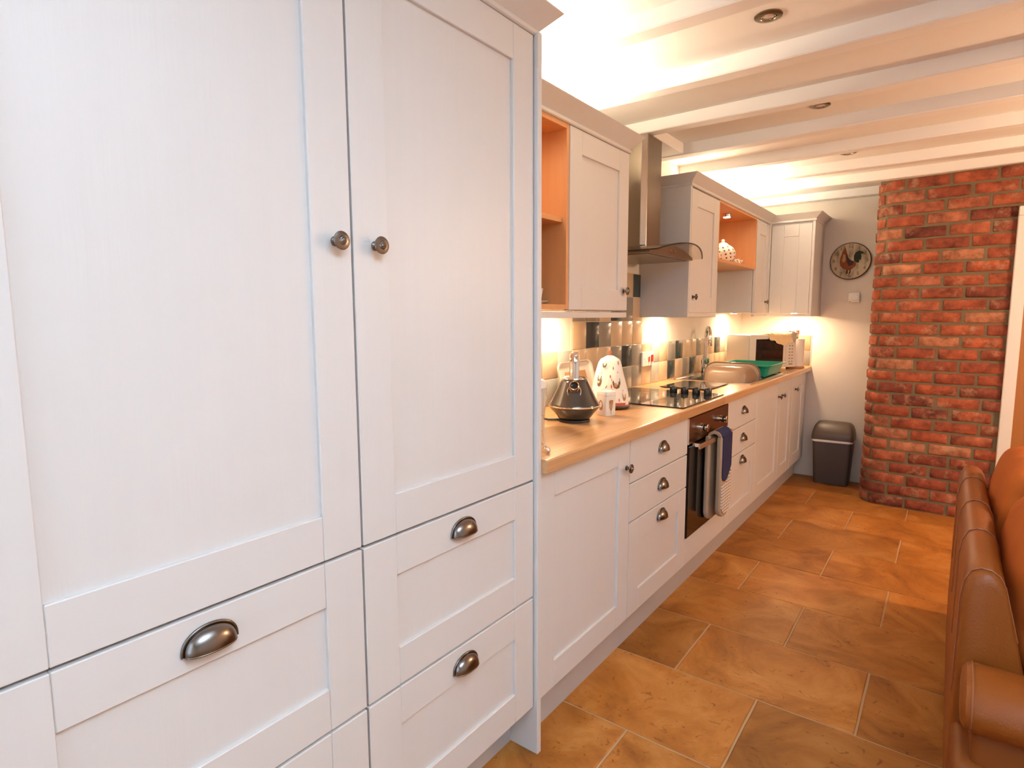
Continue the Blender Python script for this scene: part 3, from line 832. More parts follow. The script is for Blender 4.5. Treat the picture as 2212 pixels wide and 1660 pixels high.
t = thing('open_wall_unit', (.2, 1.64, Z0U), 'open oak-lined shelf unit on the wall next to the tall end panel', 'shelf unit')
oak_open(t, 1.363, 1.918, Z0U+.005, [1.685])
t = thing('wall_cabinet', (.2, 2.17, Z0U), 'pale grey wall cabinet left of the extractor hood', 'cabinet', 'wall cabinets')
wall_body(t, 1.9195, 2.414); d = shaker(t, 'door', XU, 1.9195, 2.414, Z0U+.002, Z1U)
inst('knob', KNOB, (XU, 2.375, 1.428), d)
obj('side_panel', b(XW+.001, XU-.021, 2.4145, 2.4165, Z0U, Z1U), paint, t)
t = thing('wall_cabinet', (.2, 3.41, Z0U), 'pale grey wall cabinet right of the extractor hood', 'cabinet', 'wall cabinets')
wall_body(t, 3.168, 3.648); d = shaker(t, 'door', XU, 3.186, 3.648, Z0U-.004, 2.010)
obj('side_panel', b(XW+.001, XU-.001, 3.166, 3.1845, 1.312, Z1U, .001), paint, t)
inst('knob', KNOB, (XU, 3.235, 1.424), d)
t = thing('open_wall_unit', (.2, 4.08, 1.652), 'open oak-lined shelf unit holding the spotted teapot', 'shelf unit')
oak_open(t, 3.6495, 4.512, 1.652, [])
obj('lower_back_panel', b(XW+.001, XW+.015, 3.6495, 4.5125, 1.312, 1.651), paint, t)
t = thing('wall_cabinet', (.2, 4.68, Z0U), 'narrow pale grey wall cabinet in the corner beyond the open shelf', 'cabinet', 'wall cabinets')
wall_body(t, 4.5135, 4.865); d = shaker(t, 'door', XU, 4.5135, 4.84, Z0U-.004, 2.005, .075)
inst('knob', KNOB, (XU, 4.80, 1.424), d)
# return cabinet on the end wall (door faces the viewer)
YR = 4.87
t = thing('wall_cabinet', (.52, 5.06, Z0U), 'pale grey return wall cabinet fixed to the end wall beside the clock', 'cabinet', 'wall cabinets')
bm = new(); box(bm, XU+.003, .655, YR+.022, YE-.001, Z0U, Z1U)
obj('body', bm, paint, t)
obj('side_panel', b(.6555, .674, YR+.001, YE-.001, 1.312, Z1U, .001), paint, t)
obj('corner_post', b(XU-.018, XU+.010, YR-.028, YR+.02, Z0U, Z1U, .001), paint, t)
dx0, dx1, dz0, dz1 = XU+.013, .654, Z0U-.004, 2.000
d = obj('door', b(dx0+.07, dx1-.07, YR+.0055, YR+.02, dz0, dz1-.08), paint, t)
for a, c in ((dx0, dx0+.088), (dx1-.088, dx1)): obj('stile', b(a, c, YR, YR+.02, dz0, dz1, .0016), paint, d)
obj('rail', b(dx0+.0885, dx1-.0885, YR+.0005, YR+.02, dz1-.088, dz1, .0016), paint, d)
# light rails under the wall units
lr = obj('light_rail', b(XU-.022, XU-.001, 1.363, 2.4135, 1.312, 1.3355, .002), paint); tag(lr, 'light rail under the wall units left of the hood', 'light rail')
lr = thing('light_rail', (.36, 4.0, 1.312), 'light rail under the wall units running to the corner', 'light rail')
obj('long_rail', b(XU-.022, XU-.001, 3.1855, 3.6495, 1.312, 1.3295, .002), paint, lr)
obj('corner_rail', b(XU-.022, XU-.001, 4.5135, YR-.001, 1.312, 1.3295, .002), paint, lr)
obj('return_rail', b(XU-.001, .6555, YR+.001, YR+.022, 1.312, 1.3295, .002), paint, lr)

cornice('cornice', [(XU, 1.362), (XU, 2.414), (XW, 2.414)], 'flared cornice over the wall units left of the hood', 2.024, .05, .066)
cornice('cornice', [(XW, 3.166), (XU, 3.166), (XU, YR), (.674, YR), (.674, YE-.001)], 'flared cornice over the wall units from hood to end wall', 2.020, .048, .055)

# ------------------------------------------------------------------ lamps
def puck_light(loc, power, label, col=WARM, angle=2.7, grp='cabinet spotlights'):
    x, y, z = loc
    p = thing('cabinet_spotlight', (x, y, z-.022), label, 'light', grp)
    obj('housing', lathe(new(), [(.030, 0), (.031, .002), (.031, .021), (.029, .022)], (x, y, z-.022), 2, 28), chrome, p, SM)
    obj('lens', lathe(new(), [(.022, 0), (.022, .002)], (x, y, z-.0242), 2, 24), puck_glow, p)
    l = area('cabinet_spotlight_lamp', (x, y, z-.026), (0, 0, 0), .05, .05, power*.24, col); l.data.shape = 'DISK'
puck_light((.17, 1.70, 1.358), 10, 'small round spotlight under the wall unit nearest the tall cabinets')
puck_light((.17, 2.20, 1.358), 10, 'small round spotlight under the wall cabinet left of the hood')
puck_light((.17, 3.42, 1.358), 19, 'small round spotlight under the wall cabinet right of the hood')
puck_light((.16, 4.70, 1.358), 20, 'small round spotlight under the corner wall cabinet')
puck_light((.52, 5.06, 1.358), 20, 'small round spotlight under the return cabinet')
puck_light((.265, 1.62, 2.001), 3.2, 'small chrome spotlight inside the open shelf unit by the end panel', (1, .72, .45), 2.6)
puck_light((.265, 4.10, 2.001), 3.6, 'small chrome spotlight shining inside the teapot shelf', (1, .72, .45), 2.6)

def strip_light(y0, y1, power, label, x=.20):
    p = thing('strip_light', (x, (y0+y1)/2, 2.022), label, 'light', 'strip lights above the wall units')
    obj('batten', b(x-.03, x+.03, y0, y1, 2.021, 2.032, .002), white_plastic, p)
    obj('tube', tube(new(), [(x, y0+.03, 2.040), (x, y1-.03, 2.040)], .008, 10), strip_glow, p)
    area('strip_light_lamp', (x, (y0+y1)/2, 2.052), (PI, 0, 0), .06, y1-y0-.06, power, (1.0, .89, .68))
strip_light(1.42, 2.12, 17, 'warm strip light lying on top of the wall units left of the hood')
strip_light(3.78, 4.78, 17, 'warm strip light lying on top of the wall units right of the hood')

for i, (x, y, lab) in enumerate(((.998, 2.073, 'nickel ceiling downlight nearest the viewer'), (.985, 3.060, 'nickel ceiling downlight half hidden by a beam'), (.975, 4.03, 'far nickel ceiling downlight nearly hidden by a beam'))):
    p = thing('downlight', (x, y, ZC-.004), lab, 'light', 'ceiling downlights')
    obj('trim_ring', lathe(new(), [(.0425, .004), (.042, .0005), (.036, -.002), (.026, -.0025), (.024, 0), (.023, .004)], (x, y, ZC-.004), 2, 36, False), downlight_metal, p, SM)
    obj('inner_ring', lathe(new(), [(.023, .003), (.0215, -.001), (.0195, .0), (.019, .003)], (x, y, ZC-.004), 2, 32, False), chrome, p, SM)
    obj('lamp', lathe(new(), [(.0185, .0035), (.015, .0005), (.008, -.001), (.0005, -.0012)], (x, y, ZC-.004), 2, 24, False), bulb, p, SM)

def pendant(x, y, power, label):  # unseen lamp, added as a source of warm fill light
    p = thing('added_pendant', (x, y, 1.80), label, 'lamp')
    obj('cord', tube(new(), [(x, y, 2.02), (x, y, ZC-.002)], .003, 6), white_plastic, p)
    obj('shade', lathe(new(), [(.10, .02), (.05, .14), (.048, .14), (.098, .02)], (x, y, 1.80), 2, 32, False), shade_cloth, p, SM)
    obj('bulb', lathe(new(), [(.001, 0), (.02, .01), (.028, .03), (.02, .06), (.012, .08), (.001, .08)], (x, y, 1.81), 2, 16, False), shade_glow, p, SM)
    point('added_pendant_light', (x, y, 1.74), power, WARM2, .06)
pendant(2.75, 3.25, 60, 'added unseen pendant lamp giving warm fill over the seating')
def uplighter(x, y, power):  # unseen lamp, added in place of a flash bounced off the ceiling
    p = thing('added_uplighter', (x, y, 0), 'added unseen floor uplighter for cool light bounced off the ceiling', 'lamp')
    obj('base', lathe(new(), [(.13, 0), (.13, .015), (.02, .03)], (x, y, 0), 2, 32), steel, p, SM)
    obj('pole', lathe(new(), [(.012, .03), (.012, 1.38)], (x, y, 0), 2, 16), steel, p, SM)
    obj('bowl_shade', lathe(new(), [(.02, 1.38), (.10, 1.42), (.15, 1.48), (.148, 1.48), (.098, 1.425), (.02, 1.39)], (x, y, 0), 2, 32, False), white_plastic, p, SM)
    spot('added_uplighter_light', (x, y, 1.47), power, COOL, 2.1, .7, .10, (PI, 0, 0))
uplighter(2.25, .22, 385)

# ------------------------------------------------------------------ sink, bowl, tap, drainer
sk = thing('sink', (.35, 4.05, .91), 'stainless steel sink with a ridged draining board', 'sink')
bm = new()
rim_o = rrect(.35, 4.053, .242, .447, .03); BXc, BYc, BHx, BHy = .377, 3.865, .188, .19
# raised rim frame as closed band
bm = new(); ri = rrect(.35, 4.053, .228, .433, .02)
rings = [[(x, y, .9102) for x, y in rim_o], [(x, y, .9155) for x, y in rim_o], [(x, y, .9165) for x, y in rrect(.35, 4.053, .239, .444, .028)], [(x, y, .9155) for x, y in rrect(.35, 4.053, .231, .436, .022)], [(x, y, .9102) for x, y in ri]]
loft(bm, rings, False, False); obj('rim', bm, sinksteel, sk, SM)
# deck around bowl made of four plates and the draining side
bm = new(); zt = .9112; x0, x1, y0, y1 = .125, .575, 3.625, 4.485
bx0, bx1, by0, by1 = BXc-BHx, BXc+BHx, BYc-BHy, BYc+BHy
for a in ((x0, bx0, y0, y1), (bx1, x1, y0, y1), (bx0, bx1, y0, by0), (bx0, bx1, by1, y1)): box(bm, a[0], a[1], a[2], a[3], zt-.002, zt)
obj('deck', bm, sinksteel, sk)
bm = new(); rings = []
for z, s in ((zt, 1.0), (zt-.01, .985), (.745, .97), (.715, .92), (.71, .82)): rings.append([(x, y, z) for x, y in rrect(BXc, BYc, BHx*s, BHy*s, .045)])
loft(bm, rings, False, True); obj('bowl', bm, sinksteel, sk, SM)
for i in range(7):
    x = .20+.055*i; obj('ridge', b(x-.006, x+.006, by1+.06, y1-.04, zt, zt+.003, .001), sinksteel, sk)
tp = thing('mixer_tap', (.155, 4.09, .91), 'chrome swan-neck mixer tap behind the washing-up bowl', 'tap')
obj('base', lathe(new(), [(.024, 0), (.024, .05), (.018, .06), (.015, .07)], (.155, 4.09, .9113), 2, 24), chrome, tp, SM)
dirx, diry = .52, -.854
path = [(.155, 4.09, .975), (.155, 4.09, 1.17)]
for i in range(1, 13):
    a = PI*i/12; R = .062
    path.append((.155+dirx*R*(1-math.cos(a)), 4.09+diry*R*(1-math.cos(a)), 1.17+R*1.1*math.sin(a)))
path.append((path[-1][0], path[-1][1], 1.15))
obj('spout', tube(new(), path, .0115, 14), chrome, tp, SM)
e = path[-1]; obj('nozzle', lathe(new(), [(.0135, -.03), (.0145, -.028), (.0135, 0), (.0145, .012), (.012, .014)], (e[0], e[1], 1.145), 2, 20), chrome, tp, SM)
for s in (-1, 1):
    y = 4.09+.045*s
    obj('tap_lever', lathe(new(), [(.008, 0), (.008, .02), (.012, .022), (.013, .05), (.009, .056)], (.155, y, .965), 2, 16), chrome, tp, SM)
    obj('arm', tube(new(), [(.155, 4.09+.02*s, .96), (.155, y, .967)], .009, 10), chrome, tp, SM)

# washing-up bowl standing on its side in the sink, base towards the viewer
wb_ = thing('washing_up_bowl', (.39, 3.79, .77), 'beige plastic washing-up bowl propped on its side in the sink', 'bowl')
Rt = Matrix.Rotation(math.radians(-12), 3, 'X')
def bowl_pt(u, v, d):   # u along x, v up, d towards +Y (rim)
    q = Rt @ Vector((u, d, v)); return (.395+q.x, 3.735+q.y, .885+q.z)
prof = [(.0, .58, .50), (.004, .66, .59), (.016, .74, .70), (.06, .82, .80), (.135, .90, .90), (.14, .905, .905), (.141, 1.03, 1.035), (.149, 1.04, 1.045), (.150, .98, .98), (.145, .89, .885), (.08, .80, .78), (.03, .72, .69), (.016, .62, .56)]
rings = []
for d, sx, sy in prof: rings.append([bowl_pt(x, y, d) for x, y in rrect(0, 0, .172*sx, .156*sy, .07*min(sx, 1), 6)])
obj('shell', loft(new(), rings), beige_plastic, wb_, 1.2)
obj('rim', tube(new(), [bowl_pt(x, y, .145) for x, y in rrect(0, 0, .176, .160, .072, 6)], .006, 8, True), beige_rim, wb_, SM)

# green dish drainer
rk = thing('dish_rack', (.43, 4.245, .914), 'green plastic dish rack on the draining board', 'dish rack')
bm = new()
def rr_(z, hx, hy, r=.02): return [(x, y, z) for x, y in rrect(.425, 4.245, hx, hy, r)]
loft(bm, [rr_(.921, .145, .182), rr_(.983, .166, .208), rr_(.985, .180, .222), rr_(.993, .181, .223), rr_(.993, .168, .210), rr_(.930, .148, .185), rr_(.928, .13, .16)], True, True)
obj('tray', bm, green_plastic, rk, .9)
for i in range(9):
    y = 4.09+.038*i; obj('rib', tube(new(), [(.30, y, .93), (.31, y, .965), (.55, y, .965), (.56, y, .93)], .004, 6), green_plastic, rk, SM)
for x in (.32, .54):
    for y in (4.09, 4.40): obj('foot', b(x-.02, x+.02, y-.02, y+.02, .9143, .923, .002), green_plastic, rk)

# ------------------------------------------------------------------ microwave with cloth, kitchen roll
mw = thing('microwave', (.36, 4.78, .91), 'ivory microwave oven standing at an angle in the corner', 'microwave')
fr_, fl_ = Vector((.58, 4.90)), Vector((.336, 4.53))
fd = (fr_-fl_).normalized(); sd = Vector((-fd.y, fd.x)); FWd = (fr_-fl_).length; DP = .255
def mp_(a, d, z): q = fl_ + fd*a + sd*d; return (q.x, q.y, z)
def obox(a0, a1, d0, d1, z0, z1):
    bm = new(); box(bm, a0, a1, d0, d1, z0, z1, .003)
    for v in bm.verts: v.co = Vector(mp_(v.co.x, v.co.y, v.co.z))
    bmesh.ops.recalc_face_normals(bm, faces=bm.faces[:])
    return bm
obj('case', obox(0, FWd, .012, DP, .924, 1.176), ivory_plastic, mw)
md = obj('door', obox(.002, FWd-.10, 0, .011, .926, 1.174), ivory_plastic, mw)
obj('door_window', obox(.055, FWd-.125, -.0015, .004, .955, 1.145), blackglass, md)
cp = obj('control_panel', obox(FWd-.098, FWd-.002, 0, .011, .926, 1.174), ivory_plastic, mw)
for j in range(6):
    for i in range(2): obj('button', obox(FWd-.072+.026*i, FWd-.056+.026*i, -.0012, .002, .965+.024*j, .972+.024*j), grey_print, cp)
obj('dial_label', obox(FWd-.07, FWd-.03, -.0012, .002, .945, .953), grey_print, cp)
for a in (.04, FWd-.04):
    for d in (.04, DP-.04):
        q = mp_(a, d, .9102); obj('foot', lathe(new(), [(.012, 0), (.012, .0142)], q, 2, 12), blackplastic, mw)
def cloth(name, a0, a1, d_back, drop, mat, label, zlift, seed):
    rnd = random.Random(seed); bm = new(); G = []; G2 = []
    nA, nB = 14, 20; ztop = 1.1765+zlift
    for i in range(nA+1):
        a = a0+(a1-a0)*i/nA; row = []
        dr_ = drop*(1 - .55*abs((i/nA)-.62)*1.7) + rnd.uniform(-.004, .004)
        L = d_back + dr_
        for j in range(nB+1):
            s = L*j/nB
            w = .006*math.sin(9*i/nA+j*.5+seed)+.004*math.sin(17*i/nA-j*.7)
            if s < d_back: d = d_back - s; z = ztop+.004+abs(w)
            else: d = -.006-abs(w)*.6; z = ztop-(s-d_back)+.002
            if s < d_back and d < .012: z -= .001
            aa = a + .006*math.sin(j*.6+i)
            row.append(bm.verts.new(mp_(aa, d, z)))
        G.append(row)
    for i in range(nA):
        for j in range(nB): bm.faces.new((G[i][j], G[i+1][j], G[i+1][j+1], G[i][j+1]))
    r = bmesh.ops.solidify(bm, geom=bm.faces[:], thickness=-.003)
    o = obj(name, bm, mat, None, SM); return tag(o, label, 'cloth')
cloth('dishcloth', FWd*.40, FWd*.90, .15, .088, towel_yellow, 'yellow cloth draped over the front edge of the microwave', .0, 2)
cloth('dishcloth', FWd*.86, FWd*.99, .07, .075, towel_grey, 'pale grey cloth beside the yellow cloth on the microwave', .012, 5)
kr = thing('kitchen_roll', (.565, 4.995, .91), 'white kitchen roll on a wooden holder beside the microwave', 'kitchen roll')
obj('base', lathe(new(), [(.06, 0), (.062, .004), (.060, .012), (.02, .014)], (.565, 4.995, .9102), 2, 28), woodpale, kr, SM)
obj('roll', lathe(new(), [(.018, 0), (.054, 0), (.054, .215), (.018, .215)], (.565, 4.995, .9245), 2, 32, False), paper, kr, SM)
obj('spindle', lathe(new(), [(.009, 0), (.009, .245), (.014, .25), (.014, .275), (.010, .281)], (.565, 4.995, .9242), 2, 16), woodpale, kr, SM)

# socket with cooker switch
so = thing('cooker_switch', (XW+.01, 3.27, 1.022), 'white cooker switch plate with red rockers on the tiles', 'switch')
obj('plate', b(XW+.0085, XW+.019, 3.190, 3.352, 1.022, 1.108, .003, 2), white_plastic, so)
obj('rocker', b(XW+.018, XW+.025, 3.312, 3.336, 1.045, 1.088, .002), red_switch, so)
obj('rocker', b(XW+.018, XW+.023, 3.276, 3.290, 1.046, 1.078, .002), red_switch, so)
for y, z in ((3.222, 1.066), (3.240, 1.052), (3.258, 1.066)): obj('pin_hole', b(XW+.0175, XW+.0193, y-.002, y+.002, z-.004, z+.004), blackplastic, so)

# ------------------------------------------------------------------ kettle group
KX, KY = .365, 1.955
kt = thing('kettle', (KX, KY, .91), 'black pyramid kettle with a chrome handle and copper-lit spout', 'kettle')
kt['label'] = 'black pyramid kettle with upright chrome handle standing on the worktop'
obj('base', lathe(new(), [(.060, 0), (.062, .003), (.061, .009), (.058, .011)], (KX, KY, .9102), 2, 48), blackplastic, kt, SM)
obj('lower_body', lathe(new(), [(.056, .011), (.064, .015), (.0985, .057), (.0995, .061)], (KX, KY, .9102), 2, 64), kettleblack, kt, SM)
obj('waist_band', lathe(new(), [(.0985, .060), (.1012, .061), (.1016, .064), (.0995, .066)], (KX, KY, .9102), 2, 64, False), chrome, kt, SM)
pr = [(.0988, .066), (.098, .069)] + [(.0955-.0455*((i/10)**.92), .073+.092*i/10) for i in range(11)] + [(.047, .167), (.03, .168)]
obj('upper_body', lathe(new(), pr, (KX, KY, .9102), 2, 64), kettleblack, kt, SM)
ld = obj('lid', lathe(new(), [(.047, .1665), (.046, .170), (.036, .177), (.001, .179)], (KX, KY, .9102), 2, 40, False), chrome, kt, SM)
# spout towards the viewer
vd = Vector((CAMLOC.x-KX, CAMLOC.y-KY)).normalized(); vd = Vector((vd.x*.98+vd.y*.0, vd.y)).normalized(); pd = Vector((-vd.y, vd.x))
def kp(f, s, z): return (KX+vd.x*f+pd.x*s, KY+vd.y*f+pd.y*s, .9102+z)
bm = new()
rings = []
for f, z, r in ((.040, .122, .022), (.064, .133, .0205), (.082, .146, .019), (.087, .150, .0185), (.085, .150, .0155), (.066, .139, .0145)):
    ring = []
    for i in range(24):
        a = 2*PI*i/24; ring.append(kp(f - .45*r*math.sin(a), r*math.cos(a), z + .85*r*math.sin(a)))
    rings.append(ring)
loft(bm, rings, True, False); sp_ = obj('spout', bm, steel_warm_reflect, kt, SM)
bm = new(); bm.faces.new([bm.verts.new(kp(.070 - .45*.0142*math.sin(2*PI*i/24), .0142*math.cos(2*PI*i/24), .1415+.85*.0142*math.sin(2*PI*i/24))) for i in range(24)]); obj('spout_mouth', bm, blackplastic, sp_)
bm = new(); tube(bm, [kp(.067-.28*.021*math.sin(2*PI*i/28)-.0, +.0255*math.cos(2*PI*i/28), .124+.026*math.sin(2*PI*i/28)) for i in range(28)], .0022, 8, True)
obj('spout_ring', bm, chrome, kt, SM)
# upright handle: a thick loop seen edge-on
bm = new(); rings = []
pth = [(.036, .163), (.038, .20), (.038, .235), (.032, .252), (.018, .262), (.0, .262), (-.016, .256), (-.026, .242), (-.029, .215), (-.030, .185), (-.036, .163)]
for k, (f, z) in enumerate(pth):
    a = pth[max(0, k-1)]; c = pth[min(len(pth)-1, k+1)]
    tx, tz = c[0]-a[0], c[1]-a[1]; L = math.hypot(tx, tz); nx, nz = -tz/L, tx/L
    wd, th = .0185, .0095
    ring = []
    for i in range(12):
        ang = 2*PI*i/12; cs, sn = math.cos(ang), math.sin(ang)
        ring.append(kp(f+nx*th*sn, wd*math.copysign(abs(cs)**.7, cs), z+nz*th*sn))
    rings.append(ring)
loft(bm, rings); obj('handle', bm, chrome, kt, SM)
bm = new(); rings = []
for f, z in ((-.033, .175), (-.0375, .20), (-.037, .225), (-.033, .245)): rings.append([kp(f+.004*math.sin(2*PI*i/10), .0155*math.cos(2*PI*i/10), z) for i in range(10)])
loft(bm, rings); obj('handle_grip', bm, blackplastic, kt, SM)
obj('power_cord', tube(new(), [(KX-.05, KY-.03, .9145), (KX-.085, KY-.055, .9145), (KX-.13, KY-.04, .9145), (KX-.19, KY+.03, .9145), (KX-.25, KY+.10, .9145)], .0038, 8), blackplastic, kt, SM)

# decals: rooster-like prints
HEN = [(-.02, .0), (-.45, .12), (-.62, .45), (-.66, .78), (-.50, .95), (-.40, .70), (-.28, .42), (.05, .36), (.30, .50), (.45, .85), (.62, .78), (.60, .42), (.42, .12)]
COMB = [(-.66, .86), (-.74, 1.0), (-.60, 1.12), (-.52, 1.0), (-.46, 1.04), (-.46, .90)]
TAILP = [(.24, .44), (.36, .88), (.52, 1.02), (.72, .92), (.70, .55), (.5, .3)]
FEATH = [(-.1, 0), (.12, .25), (.16, .6), (.0, 1.0), (-.2, .6), (-.22, .25)]
def decal(bm, pts, f):
    vs = [bm.verts.new(f(u, v)) for u, v in pts]
    bm.faces.new(vs)
def decal_obj(name, pts_list, f, mat, parent):
    bm = new()
    for p in pts_list: decal(bm, p, f)
    bmesh.ops.triangulate(bm, faces=bm.faces[:])
    bmesh.ops.subdivide_edges(bm, edges=bm.edges[:], cuts=1)
    return obj(name, bm, mat, parent)

# storage tin
TX, TY, TH, TS = .402, 2.150, .101, .0285
tin = thing('storage_tin', (TX, TY, .91), 'small square white tin printed with hens between kettle and tea cosy', 'tin')
ang = math.radians(-17.4)
ta, tb = Vector((math.cos(ang), math.sin(ang))), Vector((-math.sin(ang), math.cos(ang)))
def tq(a, c, z): return (TX+ta.x*a+tb.x*c, TY+ta.y*a+tb.y*c, .9102+z)
bm = new(); loft(bm, [[tq(x, y, z) for x, y in rrect(0, 0, TS*s, TS*s, .006, 4)] for z, s in ((0, .98), (.001, 1), (TH-.018, 1), (TH-.0175, .98))])
obj('tin_body', bm, tin_white, tin, SM)
bm = new(); loft(bm, [[tq(x, y, z) for x, y in rrect(0, 0, TS*s, TS*s, .007, 4)] for z, s in ((TH-.017, 1.0), (TH-.016, 1.035), (TH-.003, 1.035), (TH, 1.0), (TH+.0005, .9), (TH-.001, .86))])
obj('tin_lid', bm, tin_white, tin, SM)
# faces towards the viewer: -tb side (left) and +ta side (right)
fl1 = lambda u, v: tq(u*.016, -TS-.0007, .022+v*.034)
fl2 = lambda u, v: tq(TS+.0007, u*.016, .022+v*.034)
decal_obj('hen_print', [[(-.55, .05), (-.75, .6), (-.6, 1.1), (-.2, 1.3), (.3, 1.15), (.6, .7), (.5, .2), (.1, 0)]], fl1, tan_print, tin)
fl1b = lambda u, v: tq(u*.016, -TS-.0011, .022+v*.034)
decal_obj('hen_print', [[(-.3, .35), (-.45, .7), (-.3, 1.05), (.1, 1.05), (.35, .7), (.2, .4)]], fl1b, tin_white, tin)
decal_obj('comb_print', [[(-.65, .5), (-.8, .8), (-.65, 1.1), (-.5, .9)], [(.2, 0), (.5, .2), (.55, .7), (.3, .5)]], fl1b, red_print, tin)
decal_obj('hen_print', [[(-.1, -.05), (-.6, .35), (-.75, 1.2), (-.45, .95), (-.2, 1.3), (.1, .95), (.45, 1.15), (.75, 1.25), (.55, .4), (.12, -.05)], [(-.06, -.45), (.06, -.45), (.08, -.05), (-.08, -.05)]], fl2, tan_print, tin)
fl2b = lambda u, v: tq(TS+.0011, u*.016, .022+v*.034)
decal_obj('feather_print', [[(-.3, .2), (-.45, .7), (-.3, .85), (-.15, .25)], [(.15, .2), (.2, .7), (.4, .85), (.3, .25)]], fl2b, cream_print, tin)

# tea cosy on a black trivet
QX, QY = .315, 2.345
tr = thing('trivet', (QX, QY, .91), 'round black trivet plate under the tea cosy', 'trivet')
obj('plate', lathe(new(), [(.06, 0), (.088, .004), (.097, .010), (.098, .013), (.095, .0125), (.085, .008), (.001, .007)], (QX, QY, .9102), 2, 48, False), kettleblack, tr, SM)
cz = thing('tea_cosy', (QX, QY, .925), 'white tea cosy printed with chickens, red loop on top', 'tea cosy')
vq = Vector((CAMLOC.x-QX, CAMLOC.y-QY)).normalized(); pq = Vector((-vq.y, vq.x))
CH = .208
def cosy_hw(t): # half widths (across view, along view) at height fraction t
    w = .0855*(1-.10*t) if t < .12 else .0845 - .0415*((t-.12)/.88)**1.25
    if t > .86: w *= math.sqrt(max(0, 1-((t-.86)/.145)**2))*.35+.65 if t < 1 else .6
    return w, w*.72
def cosy_pt(a, t, off=0):
    w, d = cosy_hw(t); w += off; d += off
    cs, sn = math.cos(a), math.sin(a)
    s = math.copysign(abs(cs)**.8, cs)*w; f = math.copysign(abs(sn)**.8, sn)*d
    return (QX+pq.x*s+vq.x*f, QY+pq.y*s+vq.y*f, .929+CH*t)
rings = []
NT = 26
for j in range(NT+1):
    t = j/NT
    rings.append([cosy_pt(2*PI*i/40, t, .0015*math.sin(3*2*PI*i/40+7*t)) for i in range(40)])
rings.append([(QX+(p[0]-QX)*.55, QY+(p[1]-QY)*.55, .929+CH*1.03) for p in rings[-1]])
rings.append([(QX+(p[0]-QX)*.1, QY+(p[1]-QY)*.1, .929+CH*1.035) for p in rings[-2]])
obj('padded_cover', loft(new(), rings), cosy_cloth, cz, SM)
obj('hem_band', loft(new(), [[cosy_pt(2*PI*i/40, t, .0012) for i in range(40)] for t in (-.025, .0, .045)], True, False), cosy_band, cz, SM)
obj('loop', tube(new(), [(QX+pq.x*.006*math.cos(2*PI*i/20), QY+pq.y*.006*math.cos(2*PI*i/20), .929+CH*1.035+.010+.013*math.sin(2*PI*i/20)) for i in range(20)], .0016, 6, True), red_cord, cz, SM)
def cmap(a0, t0, sa, st, off=.0022): return lambda u, v: cosy_pt(a0+u*sa*1.35, t0+(v-.3)*st*1.2+.02, off)
F = PI/2
# angle < F is on the right seen from the viewer?  (pq points left of vq) handled by sign below
prints = [(F+.62, .50, -.20, .16, HEN, grey_print), (F+.58, .42, -.18, .15, HEN, brown_print), (F-.34, .38, -.26, .16, HEN, brown_print), (F-.52, .40, -.10, .18, TAILP, grey_print),
          (F-.12, .16, .18, .19, FEATH, grey_print), (F-.80, .12, -.16, .16, HEN, tan_print), (F+.30, .22, -.16, .09, TAILP, grey_print), (F+.35, .80, -.22, .10, HEN, grey_print),
          (F-.20, .74, -.12, .07, FEATH, brown_print), (F+1.05, .42, -.14, .14, FEATH, cream_print), (F+1.15, .20, -.14, .12, TAILP, tan_print), (F-.62, .82, -.15, .10, TAILP, grey_print), (F-.5, .665, -.12, .03, FEATH, brown_print), (F-.75, .285, -.12, .025, FEATH, brown_print)]
for a0, t0, sa, st, shp, mt in prints: decal_obj('chicken_print', [shp], cmap(a0, t0, sa, st), mt, cz)
for a0, t0, sa, st in ((F-.02, .565, .09, .07), (F-.06, .355, .10, .09), (F-.42, .07, .10, .08), (F+.52, .645, .10, .03), (F-.08, .50, .05, .06), (F+.92, .72, .08, .02), (F-.72, .25, .04, .05)):
    decal_obj('comb_print', [FEATH], cmap(a0, t0, sa, st, .0028), red_print, cz)
decal_obj('feather_print', [[(-.3, 0), (.0, .25), (.5, 1.0), (.35, .3)]], cmap(F+.16, .355, -.12, .07), green_print, cz)
decal_obj('hen_breast_print', [[(-.3, .1), (-.35, .5), (0, .6), (.25, .3), (.1, .08)]], cmap(F-.30, .40, -.22, .14, .003), tan_print, cz)
decal_obj('hen_breast_print', [[(-.5, .15), (-.3, .3), (0, .2), (.3, .32), (.2, .1), (-.1, .02)]], cmap(F+.60, .50, -.20, .2, .003), cream_print, cz)

# plastic tray leaning on the tiles behind the kettle
tw = thing('plastic_tray', (.13, 2.36, .91), 'pale rounded plastic tray leaning on the tiles behind the kettle', 'tray')
def tray_pt(u, v, d):
    lean = .16
    return (.107 + .05*(1-v/.19) + d*math.cos(lean), 2.362+u, .912+v + d*math.sin(lean)*.5)
rings = []
for d, s in ((0, .90), (.004, .98), (.014, 1.0), (.016, 1.04), (.018, 1.04), (.016, .985), (.006, .95), (.003, .88)):
    rings.append([tray_pt(x, .1+y, d) for x, y in rrect(0, 0, .150*s, .094*s, .035, 6)])
obj('shell', loft(new(), rings), clearish, tw, SM)
bm = new(); prism(bm, [(-.09, .03), (.09, .03), (.09, .15), (-.09, .15)], 0, 0, .003)
for v in bm.verts: v.co = Vector(tray_pt(v.co.y, v.co.z, .007+v.co.x))
obj('contents', bm, tan_print, tw)

